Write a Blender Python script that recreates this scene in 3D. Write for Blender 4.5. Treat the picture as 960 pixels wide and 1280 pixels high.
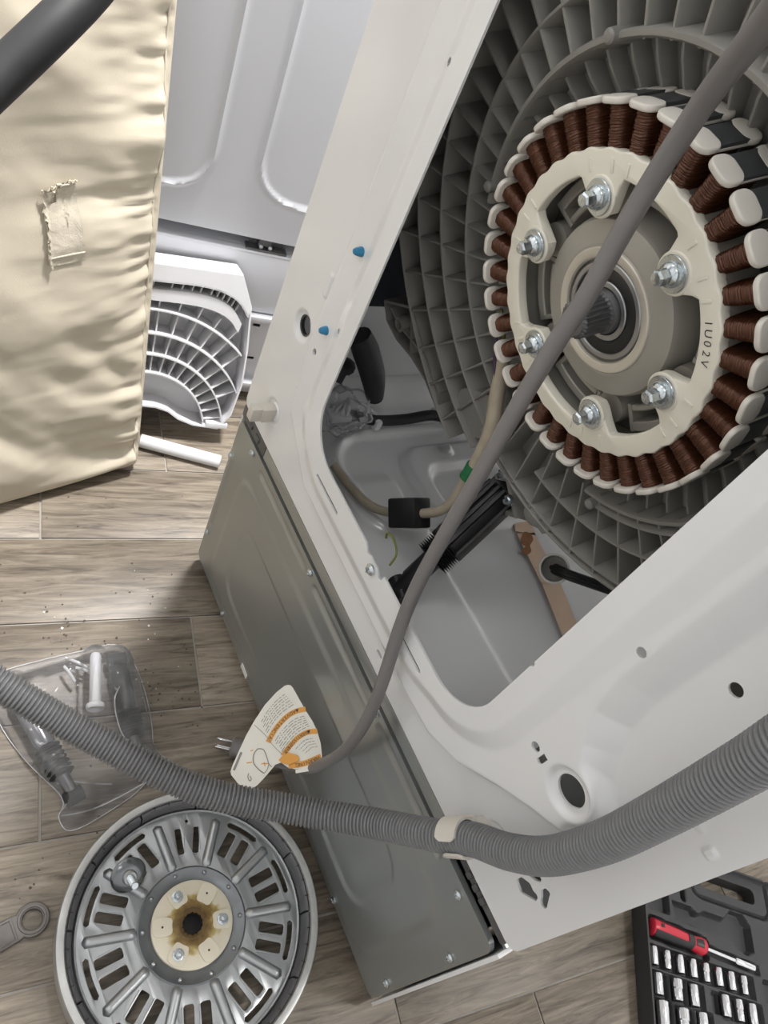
import bpy, bmesh, math, random
import numpy as np
from mathutils import Vector, Matrix
random.seed(7)
PI = math.pi
for o in list(bpy.data.objects):
    bpy.data.objects.remove(o)
SC = bpy.context.scene
COL = SC.collection

# ------------------------------------------------------------------ camera
cam_d = bpy.data.cameras.new('camera')
cam = bpy.data.objects.new('camera', cam_d)
COL.objects.link(cam)
Rc = ((0.430414, 0.825142, 0.366068), (0.778713, -0.134279, -0.612840), (-0.456464, 0.548850, -0.700284))
CX, CY, CZ = Vector(Rc[0]).normalized(), Vector(Rc[1]).normalized(), Vector(Rc[2]).normalized()
CAM = Vector((0.2806, -0.3884, 1.0064))
cam.matrix_world = Matrix(((CX.x, -CY.x, -CZ.x, CAM.x), (CX.y, -CY.y, -CZ.y, CAM.y), (CX.z, -CY.z, -CZ.z, CAM.z), (0, 0, 0, 1)))
cam_d.sensor_fit = 'VERTICAL'
cam_d.sensor_height = 36.0
cam_d.lens = 36.0 * 900.0 / 1280.0
cam_d.clip_start = 0.02
SC.camera = cam

# ------------------------------------------------------------------ light, exposure
SC.view_settings.view_transform = 'Standard'
SC.view_settings.look = 'None'
SC.view_settings.gamma = 1.0
SC.view_settings.exposure = -0.05
w = bpy.data.worlds.new('world')
SC.world = w
w.use_nodes = True
w.node_tree.nodes['Background'].inputs[0].default_value = (0.9, 0.95, 1.0, 1)
w.node_tree.nodes['Background'].inputs[1].default_value = 0.05


def area(name, loc, target, sx, sy, power, col=(1, 1, 1)):
    d = bpy.data.lights.new(name, 'AREA')
    d.shape = 'RECTANGLE'
    d.size, d.size_y = sx, sy
    d.energy = power
    d.color = col
    o = bpy.data.objects.new(name, d)
    COL.objects.link(o)
    o.location = loc
    o.rotation_euler = (Vector(target) - Vector(loc)).to_track_quat('-Z', 'Y').to_euler()
    return o


area('lamp_or_fill', (-0.62, 0.34, 2.40), (-0.62, 0.34, 0), 0.20, 0.20, 92, (1.0, 0.985, 0.965))
area('lamp_or_fill', (-0.75, -1.05, 2.40), (-0.55, -0.9, 0), 0.6, 0.4, 6.0, (0.98, 0.99, 1.0))  # fill light added from the left to model the panel relief, no known fixture
area('lamp_or_fill', (0.75, -1.10, 2.40), (0.55, -0.9, 0), 0.5, 0.4, 4.0, (0.98, 0.99, 1.0))  # weaker fill light added to lift the dark cabinet interior, no known fixture
area('lamp_or_fill', (1.15, 1.0, 2.40), (1.15, 1.0, 0), 0.3, 0.3, 20, (1.0, 0.98, 0.95))

# ------------------------------------------------------------------ helpers
WM = {}


def M4(loc=(0, 0, 0), x=(1, 0, 0), y=(0, 1, 0), z=(0, 0, 1)):
    return Matrix(((x[0], y[0], z[0], loc[0]), (x[1], y[1], z[1], loc[1]), (x[2], y[2], z[2], loc[2]), (0, 0, 0, 1)))


def put(o, parent=None, M=None):
    COL.objects.link(o)
    M = M or Matrix()
    if parent is not None:
        o.parent = parent
        o.matrix_parent_inverse = WM[parent.name].inverted()
    o.matrix_basis = M
    WM[o.name] = M.copy()
    return o


def tag(o, label, cat, group=None):
    o['label'] = label
    o['category'] = cat
    if group:
        o['group'] = group
    return o


def thing(name, label, cat, loc=(0, 0, 0), group=None):
    o = bpy.data.objects.new(name, None)
    o.empty_display_size = 0.05
    put(o, None, Matrix.Translation(Vector(loc)))
    return tag(o, label, cat, group)


def add(name, me, mat=None, parent=None, M=None, label=None):
    if mat is not None and not me.materials:
        me.materials.append(mat)
    o = bpy.data.objects.new(name, me)
    put(o, parent, M)
    if label:
        o['label'] = label
    return o


def mesh(v, f, smooth=True, sharp=None):
    me = bpy.data.meshes.new('m')
    me.from_pydata([tuple(map(float, p)) for p in v], [], f)
    me.validate()
    if smooth:
        me.polygons.foreach_set('use_smooth', [True] * len(me.polygons))
        if sharp:
            me.set_sharp_from_angle(angle=math.radians(sharp))
    me.update()
    return me


class MB:
    """collects shapes of ONE part"""

    def __init__(self):
        self.v, self.f = [], []

    def raw(self, v, f, M=None):
        n = len(self.v)
        for p in v:
            p = Vector(p)
            self.v.append(tuple(M @ p if M else p))
        self.f += [tuple(i + n for i in q) for q in f]
        return self

    def box(self, c, s, M=None, b=0.0):
        x, y, z = (k / 2 for k in s)
        if b <= 0:
            v = [(c[0] + i * x, c[1] + j * y, c[2] + k * z) for i in (-1, 1) for j in (-1, 1) for k in (-1, 1)]
            return self.raw(v, [(0, 1, 3, 2), (4, 6, 7, 5), (0, 4, 5, 1), (2, 3, 7, 6), (0, 2, 6, 4), (1, 5, 7, 3)], M)
        bm = bmesh.new()
        bmesh.ops.create_cube(bm, size=1.0, matrix=Matrix.Translation(Vector(c)) @ Matrix.Diagonal((s[0], s[1], s[2], 1)))
        bmesh.ops.bevel(bm, geom=bm.edges[:], offset=b, segments=2, affect='EDGES', profile=0.6)
        bm.verts.index_update()
        v = [tuple(q.co) for q in bm.verts]
        f = [tuple(q.index for q in p.verts) for p in bm.faces]
        bm.free()
        return self.raw(v, f, M)

    def tube(self, pts, r, n=10, caps=True, M=None, sub=0, flat=1.0):
        P = [Vector(p) for p in pts]
        if sub:
            P, r = spline(P, r, sub)
        if not hasattr(r, '__len__'):
            r = [r] * len(P)
        v, f = [], []
        t0 = (P[1] - P[0]).normalized()
        u = t0.orthogonal().normalized()
        for i, p in enumerate(P):
            t = (P[min(i + 1, len(P) - 1)] - P[max(i - 1, 0)])
            if t.length < 1e-9:
                t = t0
            t = t.normalized()
            u = (u - t * u.dot(t))
            u = u.normalized() if u.length > 1e-6 else t.orthogonal().normalized()
            w_ = t.cross(u)
            for k in range(n):
                a = 2 * PI * k / n
                v.append(p + (u * math.cos(a) + w_ * math.sin(a) * flat) * r[i])
        for i in range(len(P) - 1):
            for k in range(n):
                f.append((i * n + k, i * n + (k + 1) % n, (i + 1) * n + (k + 1) % n, (i + 1) * n + k))
        if caps:
            f.append(tuple(range(n - 1, -1, -1)))
            f.append(tuple(range((len(P) - 1) * n, len(P) * n)))
        return self.raw(v, f, M)

    def lathe(self, prof, n=48, M=None, axis='z', a0=0, a1=2 * PI, closed=False):
        """prof: (r, h); axis z: up; axis y: local depth"""
        full = abs(a1 - a0 - 2 * PI) < 1e-6
        m = n if full else n + 1
        v, f = [], []
        for k in range(m):
            a = a0 + (a1 - a0) * k / n
            for r, h in prof:
                c, s = r * math.cos(a), r * math.sin(a)
                v.append((c, s, h) if axis == 'z' else (c, h, s))
        p = len(prof)
        q = p if closed else p - 1
        for k in range(n):
            k2 = (k + 1) % m
            for i in range(q):
                j = (i + 1) % p
                f.append((k * p + i, k2 * p + i, k2 * p + j, k * p + j))
        if closed and not full:
            f.append(tuple(range(p)))
            f.append(tuple((m - 1) * p + i for i in range(p - 1, -1, -1)))
        return self.raw(v, f, M)

    def prism(self, poly, z0, z1, M=None, holes=None):
        n = len(poly)
        v = [(x, y, z0) for x, y in poly] + [(x, y, z1) for x, y in poly]
        f = [tuple(range(n - 1, -1, -1)), tuple(range(n, 2 * n))]
        f += [(i, (i + 1) % n, n + (i + 1) % n, n + i) for i in range(n)]
        return self.raw(v, f, M)

    def me(self, smooth=True, sharp=35):
        me = mesh(self.v, self.f, smooth)
        bm = bmesh.new()
        bm.from_mesh(me)
        bmesh.ops.recalc_face_normals(bm, faces=bm.faces[:])
        bm.to_mesh(me)
        bm.free()
        if smooth and sharp:
            me.set_sharp_from_angle(angle=math.radians(sharp))
        return me

    def build(self, name, mat, parent=None, M=None, label=None, smooth=True, sharp=35):
        return add(name, self.me(smooth, sharp), mat, parent, M, label)


def spline(P, r, sub):
    rr = r if hasattr(r, '__len__') else [r] * len(P)
    Q, R = [], []
    for i in range(len(P) - 1):
        a, b, c, d = P[max(i - 1, 0)], P[i], P[i + 1], P[min(i + 2, len(P) - 1)]
        for k in range(sub):
            t = k / sub
            Q.append(0.5 * ((2 * b) + (c - a) * t + (2 * a - 5 * b + 4 * c - d) * t * t + (3 * b - a - 3 * c + d) * t ** 3))
            R.append(rr[i] * (1 - t) + rr[i + 1] * t)
    Q.append(P[-1])
    R.append(rr[-1])
    return Q, R


def shape2d(loops, depth, bevel=0.0, res=1):
    """flat sheet with holes: first loop outer, the rest holes; lies in local XY, centred on z=0"""
    cu = bpy.data.curves.new('c', 'CURVE')
    cu.dimensions = '2D'
    cu.fill_mode = 'BOTH'
    cu.extrude = max(depth / 2 - bevel, 0)
    cu.bevel_depth = bevel
    cu.bevel_resolution = res
    for lp in loops:
        s = cu.splines.new('POLY')
        s.points.add(len(lp) - 1)
        for p, q in zip(s.points, lp):
            p.co = (q[0], q[1], 0, 1)
        s.use_cyclic_u = True
    o = bpy.data.objects.new('tmp', cu)
    COL.objects.link(o)
    dg = bpy.context.evaluated_depsgraph_get()
    me = bpy.data.meshes.new_from_object(o.evaluated_get(dg))
    bpy.data.objects.remove(o)
    bpy.data.curves.remove(cu)
    bm = bmesh.new()
    bm.from_mesh(me)
    bmesh.ops.remove_doubles(bm, verts=bm.verts[:], dist=1e-6)
    bm.to_mesh(me)
    bm.free()
    me.polygons.foreach_set('use_smooth', [True] * len(me.polygons))
    me.set_sharp_from_angle(angle=math.radians(35))
    me.materials.clear()
    return me


def text_me(body, size, depth=0.0, align='CENTER'):
    cu = bpy.data.curves.new('t', 'FONT')
    cu.body = body
    cu.size = size
    cu.extrude = depth
    cu.align_x = align
    cu.align_y = 'CENTER'
    o = bpy.data.objects.new('tmp', cu)
    COL.objects.link(o)
    dg = bpy.context.evaluated_depsgraph_get()
    me = bpy.data.meshes.new_from_object(o.evaluated_get(dg))
    bpy.data.objects.remove(o)
    bpy.data.curves.remove(cu)
    me.materials.clear()
    return me


def circ(cx, cy, r, n=24, a0=0.0):
    return [(cx + r * math.cos(a0 + 2 * PI * k / n), cy + r * math.sin(a0 + 2 * PI * k / n)) for k in range(n)]


def rrect(x0, y0, x1, y1, r, n=5):
    out = []
    for cx, cy, a in ((x1 - r, y1 - r, 0), (x0 + r, y1 - r, PI / 2), (x0 + r, y0 + r, PI), (x1 - r, y0 + r, 1.5 * PI)):
        for k in range(n + 1):
            t = a + PI / 2 * k / n
            out.append((cx + r * math.cos(t), cy + r * math.sin(t)))
    return out


def smooth_poly(P, sub=6):
    n = len(P)
    out = []
    for i in range(n):
        a, b, c, d = (Vector(P[(i + k) % n]).to_2d() for k in (-1, 0, 1, 2))
        for k in range(sub):
            t = k / sub
            q = 0.5 * ((2 * b) + (c - a) * t + (2 * a - 5 * b + 4 * c - d) * t * t + (3 * b - a - 3 * c + d) * t ** 3)
            out.append((q.x, q.y))
    return out


# value noise for numpy fields
_rng = np.random.default_rng(3)
_tab = _rng.random((64, 64))


def vnoise(x, y):
    xi, yi = np.floor(x).astype(int), np.floor(y).astype(int)
    fx, fy = x - xi, y - yi
    fx, fy = fx * fx * (3 - 2 * fx), fy * fy * (3 - 2 * fy)
    g = lambda i, j: _tab[i % 64, j % 64]
    return (g(xi, yi) * (1 - fx) + g(xi + 1, yi) * fx) * (1 - fy) + (g(xi, yi + 1) * (1 - fx) + g(xi + 1, yi + 1) * fx) * fy - 0.5


def sstep(a, b, x):
    t = np.clip((x - a) / (b - a), 0, 1)
    return t * t * (3 - 2 * t)


def sd_rrect(x, y, x0, y0, x1, y1, r):
    qx = np.abs(x - (x0 + x1) / 2) - (x1 - x0) / 2 + r
    qy = np.abs(y - (y0 + y1) / 2) - (y1 - y0) / 2 + r
    return np.hypot(np.maximum(qx, 0), np.maximum(qy, 0)) + np.minimum(np.maximum(qx, qy), 0) - r


def sd_poly(x, y, P):
    P = np.asarray(P, float)
    d = np.full(x.shape, 1e9)
    inside = np.zeros(x.shape, bool)
    for i in range(len(P)):
        a, b = P[i], P[(i + 1) % len(P)]
        e = b - a
        wx, wy = x - a[0], y - a[1]
        t = np.clip((wx * e[0] + wy * e[1]) / (e @ e), 0, 1)
        d = np.minimum(d, (wx - e[0] * t) ** 2 + (wy - e[1] * t) ** 2)
        c = ((a[1] <= y) & (b[1] > y)) | ((b[1] <= y) & (a[1] > y))
        with np.errstate(divide='ignore', invalid='ignore'):
            xx = a[0] + (y - a[1]) / (b[1] - a[1]) * e[0] if e[1] != 0 else np.full(x.shape, -1e9)
        inside ^= c & (x < xx)
    d = np.sqrt(d)
    return np.where(inside, -d, d)


def sheet(x0, x1, y0, y1, step, height, cut=None, rim=0.0, to3d=None):
    """pressed sheet: height(x,y) field, cut(x,y) signed distance (negative = hole or outside). Returns a mesh"""
    nx, ny = int(round((x1 - x0) / step)) + 1, int(round((y1 - y0) / step)) + 1
    X, Y = np.meshgrid(np.linspace(x0, x1, nx), np.linspace(y0, y1, ny), indexing='ij')
    idx = np.arange(nx * ny).reshape(nx, ny)
    q = np.stack([idx[:-1, :-1], idx[1:, :-1], idx[1:, 1:], idx[:-1, 1:]], -1).reshape(-1, 4)
    X, Y = X.ravel(), Y.ravel()
    if cut is not None:
        d = cut(X, Y)
        ins = d < 0
        keep = ~ins[q].all(1)
        q = q[keep]
        used = np.unique(q)
        mv = used[ins[used]]
        for _ in range(3):
            e = 1e-4
            xx, yy = X[mv], Y[mv]
            dd = cut(xx, yy)
            gx = (cut(xx + e, yy) - cut(xx - e, yy)) / (2 * e)
            gy = (cut(xx, yy + e) - cut(xx, yy - e)) / (2 * e)
            g = np.maximum(gx * gx + gy * gy, 0.2)
            X[mv] -= dd * gx / g
            Y[mv] -= dd * gy / g
        re = np.full(nx * ny, -1)
        re[used] = np.arange(len(used))
        q = re[q]
        X, Y = X[used], Y[used]
    H = height(X, Y)
    V = to3d(X, Y, H)
    me = bpy.data.meshes.new('sheet')
    me.vertices.add(len(X))
    me.vertices.foreach_set('co', np.asarray(V, np.float32).ravel())
    me.loops.add(q.size)
    me.loops.foreach_set('vertex_index', q.ravel().astype(np.int32))
    me.polygons.add(len(q))
    me.polygons.foreach_set('loop_start', np.arange(0, q.size, 4, dtype=np.int32))
    me.update(calc_edges=True)
    me.validate()
    me.polygons.foreach_set('use_smooth', [True] * len(me.polygons))
    if rim:
        bm = bmesh.new()
        bm.from_mesh(me)
        be = [e for e in bm.edges if e.is_boundary]
        r = bmesh.ops.extrude_edge_only(bm, edges=be)
        vs = [g for g in r['geom'] if isinstance(g, bmesh.types.BMVert)]
        a = np.array(to3d(np.zeros(1), np.zeros(1), np.zeros(1)))[0]
        b = np.array(to3d(np.zeros(1), np.zeros(1), np.ones(1)))[0]
        bmesh.ops.translate(bm, verts=vs, vec=Vector((a - b) * rim))
        bm.to_mesh(me)
        bm.free()
        me.set_sharp_from_angle(angle=math.radians(50))
    return me


# ------------------------------------------------------------------ materials
def mat(name, col, rough=0.5, metal=0.0, noise=0.0, scale=40.0, bump=0.0, bscale=200.0, coat=0.0, stretch=None, rnoise=0.0, spec=0.5, trans=0.0):
    m = bpy.data.materials.new(name)
    m.use_nodes = True
    nt = m.node_tree
    b = nt.nodes['Principled BSDF']
    b.inputs['Base Color'].default_value = (*col, 1)
    b.inputs['Roughness'].default_value = rough
    b.inputs['Metallic'].default_value = metal
    b.inputs['Specular IOR Level'].default_value = spec
    if coat:
        b.inputs['Coat Weight'].default_value = coat
        b.inputs['Coat Roughness'].default_value = 0.08
    if trans:
        b.inputs['Transmission Weight'].default_value = trans
    tc = nt.nodes.new('ShaderNodeTexCoord')
    mp = nt.nodes.new('ShaderNodeMapping')
    nt.links.new(tc.outputs['Object'], mp.inputs[0])
    if stretch:
        mp.inputs['Scale'].default_value = stretch
    if noise or rnoise:
        n = nt.nodes.new('ShaderNodeTexNoise')
        n.inputs['Scale'].default_value = scale
        n.inputs['Detail'].default_value = 6
        nt.links.new(mp.outputs[0], n.inputs['Vector'])
        if noise:
            r = nt.nodes.new('ShaderNodeMix')
            r.data_type = 'RGBA'
            r.inputs[6].default_value = (*[c * (1 - noise) for c in col], 1)
            r.inputs[7].default_value = (*[min(1, c * (1 + noise)) for c in col], 1)
            nt.links.new(n.outputs['Fac'], r.inputs[0])
            nt.links.new(r.outputs[2], b.inputs['Base Color'])
        if rnoise:
            mr = nt.nodes.new('ShaderNodeMapRange')
            mr.inputs[3].default_value = max(0.03, rough - rnoise)
            mr.inputs[4].default_value = min(1, rough + rnoise)
            nt.links.new(n.outputs['Fac'], mr.inputs[0])
            nt.links.new(mr.outputs[0], b.inputs['Roughness'])
    if bump:
        n2 = nt.nodes.new('ShaderNodeTexNoise')
        n2.inputs['Scale'].default_value = bscale
        n2.inputs['Detail'].default_value = 4
        nt.links.new(mp.outputs[0], n2.inputs['Vector'])
        bp = nt.nodes.new('ShaderNodeBump')
        bp.inputs['Strength'].default_value = bump
        bp.inputs['Distance'].default_value = 0.002
        nt.links.new(n2.outputs['Fac'], bp.inputs['Height'])
        nt.links.new(bp.outputs[0], b.inputs['Normal'])
    return m


def wood_mat():
    m = bpy.data.materials.new('wood_look_tile')
    m.use_nodes = True
    nt = m.node_tree
    L = nt.links.new
    b = nt.nodes['Principled BSDF']
    tc = nt.nodes.new('ShaderNodeTexCoord')
    oi = nt.nodes.new('ShaderNodeObjectInfo')
    off = nt.nodes.new('ShaderNodeVectorMath')
    off.operation = 'MULTIPLY_ADD'
    cb = nt.nodes.new('ShaderNodeCombineXYZ')
    mu = nt.nodes.new('ShaderNodeMath')
    mu.operation = 'MULTIPLY'
    mu.inputs[1].default_value = 37.0
    L(oi.outputs['Random'], mu.inputs[0])
    for i in range(3):
        L(mu.outputs[0], cb.inputs[i])
    ad = nt.nodes.new('ShaderNodeVectorMath')
    L(tc.outputs['Object'], ad.inputs[0])
    L(cb.outputs[0], ad.inputs[1])
    mp = nt.nodes.new('ShaderNodeMapping')
    mp.inputs['Scale'].default_value = (1.0, 0.09, 1.0)
    L(ad.outputs[0], mp.inputs[0])
    n1 = nt.nodes.new('ShaderNodeTexNoise')
    n1.inputs['Scale'].default_value = 105
    n1.inputs['Detail'].default_value = 9
    n1.inputs['Roughness'].default_value = 0.68
    n1.inputs['Distortion'].default_value = 0.8
    L(mp.outputs[0], n1.inputs['Vector'])
    n2 = nt.nodes.new('ShaderNodeTexNoise')
    n2.inputs['Scale'].default_value = 11
    n2.inputs['Detail'].default_value = 5
    mp2 = nt.nodes.new('ShaderNodeMapping')
    mp2.inputs['Scale'].default_value = (1.0, 0.3, 1.0)
    L(ad.outputs[0], mp2.inputs[0])
    L(mp2.outputs[0], n2.inputs['Vector'])
    cr = nt.nodes.new('ShaderNodeValToRGB')
    e = cr.color_ramp.elements
    e[0].position, e[0].color = 0.30, (0.056, 0.044, 0.033, 1)
    e[1].position, e[1].color = 0.66, (0.31, 0.268, 0.215, 1)
    q = cr.color_ramp.elements.new(0.46)
    q.color = (0.182, 0.152, 0.119, 1)
    L(n1.outputs['Fac'], cr.inputs[0])
    mx = nt.nodes.new('ShaderNodeMix')
    mx.data_type = 'RGBA'
    mx.blend_type = 'MULTIPLY'
    mx.inputs[0].default_value = 1.0
    cr2 = nt.nodes.new('ShaderNodeValToRGB')
    e = cr2.color_ramp.elements
    e[0].position, e[0].color = 0.3, (0.72, 0.70, 0.68, 1)
    e[1].position, e[1].color = 0.7, (1.18, 1.16, 1.12, 1)
    L(n2.outputs['Fac'], cr2.inputs[0])
    L(cr.outputs[0], mx.inputs[6])
    L(cr2.outputs[0], mx.inputs[7])
    hv = nt.nodes.new('ShaderNodeHueSaturation')
    mr = nt.nodes.new('ShaderNodeMapRange')
    mr.inputs[3].default_value = 0.85
    mr.inputs[4].default_value = 1.15
    L(oi.outputs['Random'], mr.inputs[0])
    L(mr.outputs[0], hv.inputs['Value'])
    L(mx.outputs[2], hv.inputs['Color'])
    L(hv.outputs[0], b.inputs['Base Color'])
    b.inputs['Roughness'].default_value = 0.42
    bp = nt.nodes.new('ShaderNodeBump')
    bp.inputs['Strength'].default_value = 0.25
    bp.inputs['Distance'].default_value = 0.001
    L(n1.outputs['Fac'], bp.inputs['Height'])
    L(bp.outputs[0], b.inputs['Normal'])
    return m


def film_mat(name, col, fac, rough=0.12):
    m = bpy.data.materials.new(name)
    m.use_nodes = True
    nt = m.node_tree
    L = nt.links.new
    b = nt.nodes['Principled BSDF']
    b.inputs['Base Color'].default_value = (*col, 1)
    b.inputs['Roughness'].default_value = rough
    out = nt.nodes['Material Output']
    tr = nt.nodes.new('ShaderNodeBsdfTransparent')
    tr.inputs[0].default_value = (0.96, 0.96, 0.97, 1)
    fr = nt.nodes.new('ShaderNodeFresnel')
    fr.inputs[0].default_value = 1.4
    a = nt.nodes.new('ShaderNodeMath')
    a.operation = 'ADD'
    a.use_clamp = True
    tc = nt.nodes.new('ShaderNodeTexCoord')
    n = nt.nodes.new('ShaderNodeTexNoise')
    n.inputs['Scale'].default_value = 30
    n.inputs['Detail'].default_value = 5
    L(tc.outputs['Object'], n.inputs['Vector'])
    mr = nt.nodes.new('ShaderNodeMapRange')
    mr.inputs[1].default_value = 0.35
    mr.inputs[2].default_value = 0.75
    mr.inputs[3].default_value = fac * 0.5
    mr.inputs[4].default_value = fac * 1.6
    L(n.outputs['Fac'], mr.inputs[0])
    L(fr.outputs[0], a.inputs[0])
    L(mr.outputs[0], a.inputs[1])
    mx = nt.nodes.new('ShaderNodeMixShader')
    L(a.outputs[0], mx.inputs[0])
    L(tr.outputs[0], mx.inputs[1])
    L(b.outputs[0], mx.inputs[2])
    L(mx.outputs[0], out.inputs[0])
    bp = nt.nodes.new('ShaderNodeBump')
    bp.inputs['Strength'].default_value = 0.5
    bp.inputs['Distance'].default_value = 0.004
    L(n.outputs['Fac'], bp.inputs['Height'])
    L(bp.outputs[0], b.inputs['Normal'])
    return m


WHITE = mat('white_enamel', (0.775, 0.775, 0.78), 0.22, noise=0.012, scale=9, coat=0.35)
WHITE_B = mat('cool_white_enamel', (0.60, 0.61, 0.645), 0.28, coat=0.2, noise=0.015, scale=6)
WALL = mat('wall_paint', (0.76, 0.77, 0.78), 0.8, bump=0.05)
CEIL = mat('ceiling_paint', (0.85, 0.85, 0.84), 0.85, bump=0.05)
GROUT = mat('grout', (0.36, 0.335, 0.30), 0.9, noise=0.2, scale=60)
WOOD = wood_mat()
GALV = mat('galvanised_sheet', (0.42, 0.44, 0.435), 0.36, metal=0.8, noise=0.05, scale=14, rnoise=0.06)
STEEL = mat('brushed_steel', (0.40, 0.41, 0.42), 0.36, metal=0.9, noise=0.10, scale=90, rnoise=0.12, stretch=(1, 1, 4))
RIMSTEEL = mat('dull_steel', (0.50, 0.50, 0.49), 0.42, metal=0.75, noise=0.12, scale=120, rnoise=0.1)
ZINC = mat('zinc_plated', (0.62, 0.67, 0.70), 0.25, metal=0.95, rnoise=0.1, scale=200)
CHROME = mat('chrome', (0.78, 0.78, 0.80), 0.12, metal=1.0)
DARKMETAL = mat('dark_iron', (0.16, 0.16, 0.165), 0.45, metal=0.7, noise=0.25, scale=120, rnoise=0.15)
MAGNET = mat('magnet_grey', (0.115, 0.115, 0.122), 0.40, metal=0.25, noise=0.08, scale=100)
LAMIN = mat('lamination_steel', (0.10, 0.105, 0.11), 0.38, metal=0.6, noise=0.15, scale=60)
CREAM = mat('cream_plastic', (0.80, 0.765, 0.66), 0.42, noise=0.03, scale=20)
CAPW = mat('ivory_plastic', (0.70, 0.66, 0.60), 0.36, noise=0.03, scale=30)
TUBG = mat('grey_plastic', (0.235, 0.225, 0.205), 0.48, noise=0.05, scale=12, bump=0.03)
HUBG = mat('beige_metal', (0.36, 0.34, 0.30), 0.42, noise=0.06, scale=30, metal=0.15)
COPPER = mat('enamelled_copper', (0.090, 0.032, 0.015), 0.30, metal=0.45, noise=0.35, scale=45, spec=0.6)
BLACK = mat('black_plastic', (0.016, 0.016, 0.017), 0.42, noise=0.2, scale=60)
RUBBER = mat('black_rubber', (0.022, 0.022, 0.024), 0.6, noise=0.25, scale=40)
NAVY = mat('insulation_felt', (0.012, 0.014, 0.022), 0.95, noise=0.5, scale=250, bump=0.5)
HOSE = mat('grey_corrugated_plastic', (0.165, 0.167, 0.172), 0.42, noise=0.08, scale=60)
CORD = mat('grey_cord_jacket', (0.19, 0.18, 0.178), 0.48, noise=0.06, scale=90)
PAPER = mat('paper_tag', (0.80, 0.775, 0.70), 0.55)
ORANGE = mat('orange_print', (0.74, 0.34, 0.055), 0.5)
INK = mat('black_ink', (0.05, 0.045, 0.04), 0.6)
GREYINK = mat('grey_ink', (0.26, 0.25, 0.23), 0.6)
STICKER = mat('white_sticker', (0.8, 0.8, 0.76), 0.5)
CLIPP = mat('clip_plastic', (0.62, 0.585, 0.53), 0.4)
FABRIC = mat('cream_fabric', (0.57, 0.51, 0.405), 0.85, noise=0.07, scale=7, bump=0.15, bscale=900)
FABRIC2 = mat('worn_fabric', (0.56, 0.505, 0.41), 0.9, noise=0.16, scale=30, bump=0.3, bscale=500)
PLASTW = mat('white_plastic', (0.70, 0.70, 0.72), 0.38, noise=0.02, scale=10)
BLUE = mat('blue_plastic', (0.015, 0.19, 0.36), 0.35)
RED = mat('red_plastic', (0.60, 0.022, 0.045), 0.32)
CASEB = mat('case_black', (0.040, 0.040, 0.042), 0.5, bump=0.1, bscale=400)
TAPEC = mat('beige_sheath', (0.36, 0.31, 0.235), 0.45, noise=0.25, scale=70)
GREEN = mat('green_tape', (0.01, 0.13, 0.045), 0.4)
YELLOW = mat('yellow_green_wire', (0.13, 0.15, 0.025), 0.4)
ORTAPE = mat('orange_tape', (0.90, 0.60, 0.42), 0.45, noise=0.25, scale=25)
RUST = mat('rust', (0.34, 0.15, 0.06), 0.8, noise=0.4, scale=120)
FILM = film_mat('clear_poly_bag', (0.90, 0.90, 0.92), 0.09)
FILM2 = film_mat('folded_poly_edge', (0.92, 0.92, 0.94), 0.45)
WRENCHM = mat('old_steel', (0.15, 0.138, 0.13), 0.45, metal=0.75, noise=0.35, scale=90, rnoise=0.15)
CRUMB = mat('crumbs', (0.10, 0.08, 0.06), 0.9, noise=0.5, scale=300)
CHIP = mat('white_chip', (0.75, 0.72, 0.66), 0.7)
HOLE = BLACK

# ================================================================== SETTING
FA = math.atan2(0.194, 0.981)
FU = (0.981, -0.194, 0)
FV = (0.194, 0.981, 0)
FM = M4((0, 0, 0), FU, FV, (0, 0, 1))
PT = 0.0015                                   # planks stand proud of the grout
mb = MB().box((0, 0.3, -0.03 - PT), (3.6, 3.9, 0.06 - 0.002))
floor = mb.build('floor', GROUT, None, FM)
floor['kind'] = 'structure'
J = {0: -0.094, 1: -0.299, 2: 0.105, 3: -0.085, 4: -0.299, 5: 0.105, 6: 0.105, 7: 0.305}
PL = 0.61
plank_cache = {}


def plank_me(w_, l_):
    k = (round(w_, 4), round(l_, 4))
    if k not in plank_cache:
        plank_cache[k] = MB().box((0, 0, -0.004), (w_, l_, 0.008), b=0.0009).me()
    return plank_cache[k]


for r in range(-6, 16):
    u0 = -0.680 + 0.1508 * r
    j0 = J.get(r, (-0.3 + 0.203 * (r % 3)))
    n0 = -3
    for k in range(-3, 4):
        v0 = j0 + PL * k
        lo, hi = max(v0, -1.6), min(v0 + PL, 2.2)
        if hi - lo < 0.03:
            continue
        me = plank_me(0.1508 - 0.003, hi - lo - 0.003)
        add('plank', me, WOOD, floor, FM @ Matrix.Translation((u0 + 0.0754, (lo + hi) / 2, 0)))


def wall(name, c, s):
    o = MB().box(c, s).build(name, CEIL if name == 'ceiling' else WALL, None, FM)
    o['kind'] = 'structure'


wall('wall_left', (-1.80, 0.3, 1.2), (0.06, 3.9, 2.5))
wall('wall_right', (1.82, 0.3, 1.2), (0.06, 3.9, 2.5))
wall('wall_back', (0, 2.25, 1.2), (3.66, 0.06, 2.5))
wall('wall_front', (0, -1.65, 1.2), (3.66, 0.06, 2.5))
wall('ceiling', (0, 0.3, 2.48), (3.66, 3.96, 0.06))

# ================================================================== PEDESTAL
HW = 0.343
ped = thing('washer_pedestal', 'low pedestal with embossed galvanised back sheet under the opened white washer', 'pedestal', (0, 0.36, 0))


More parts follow.
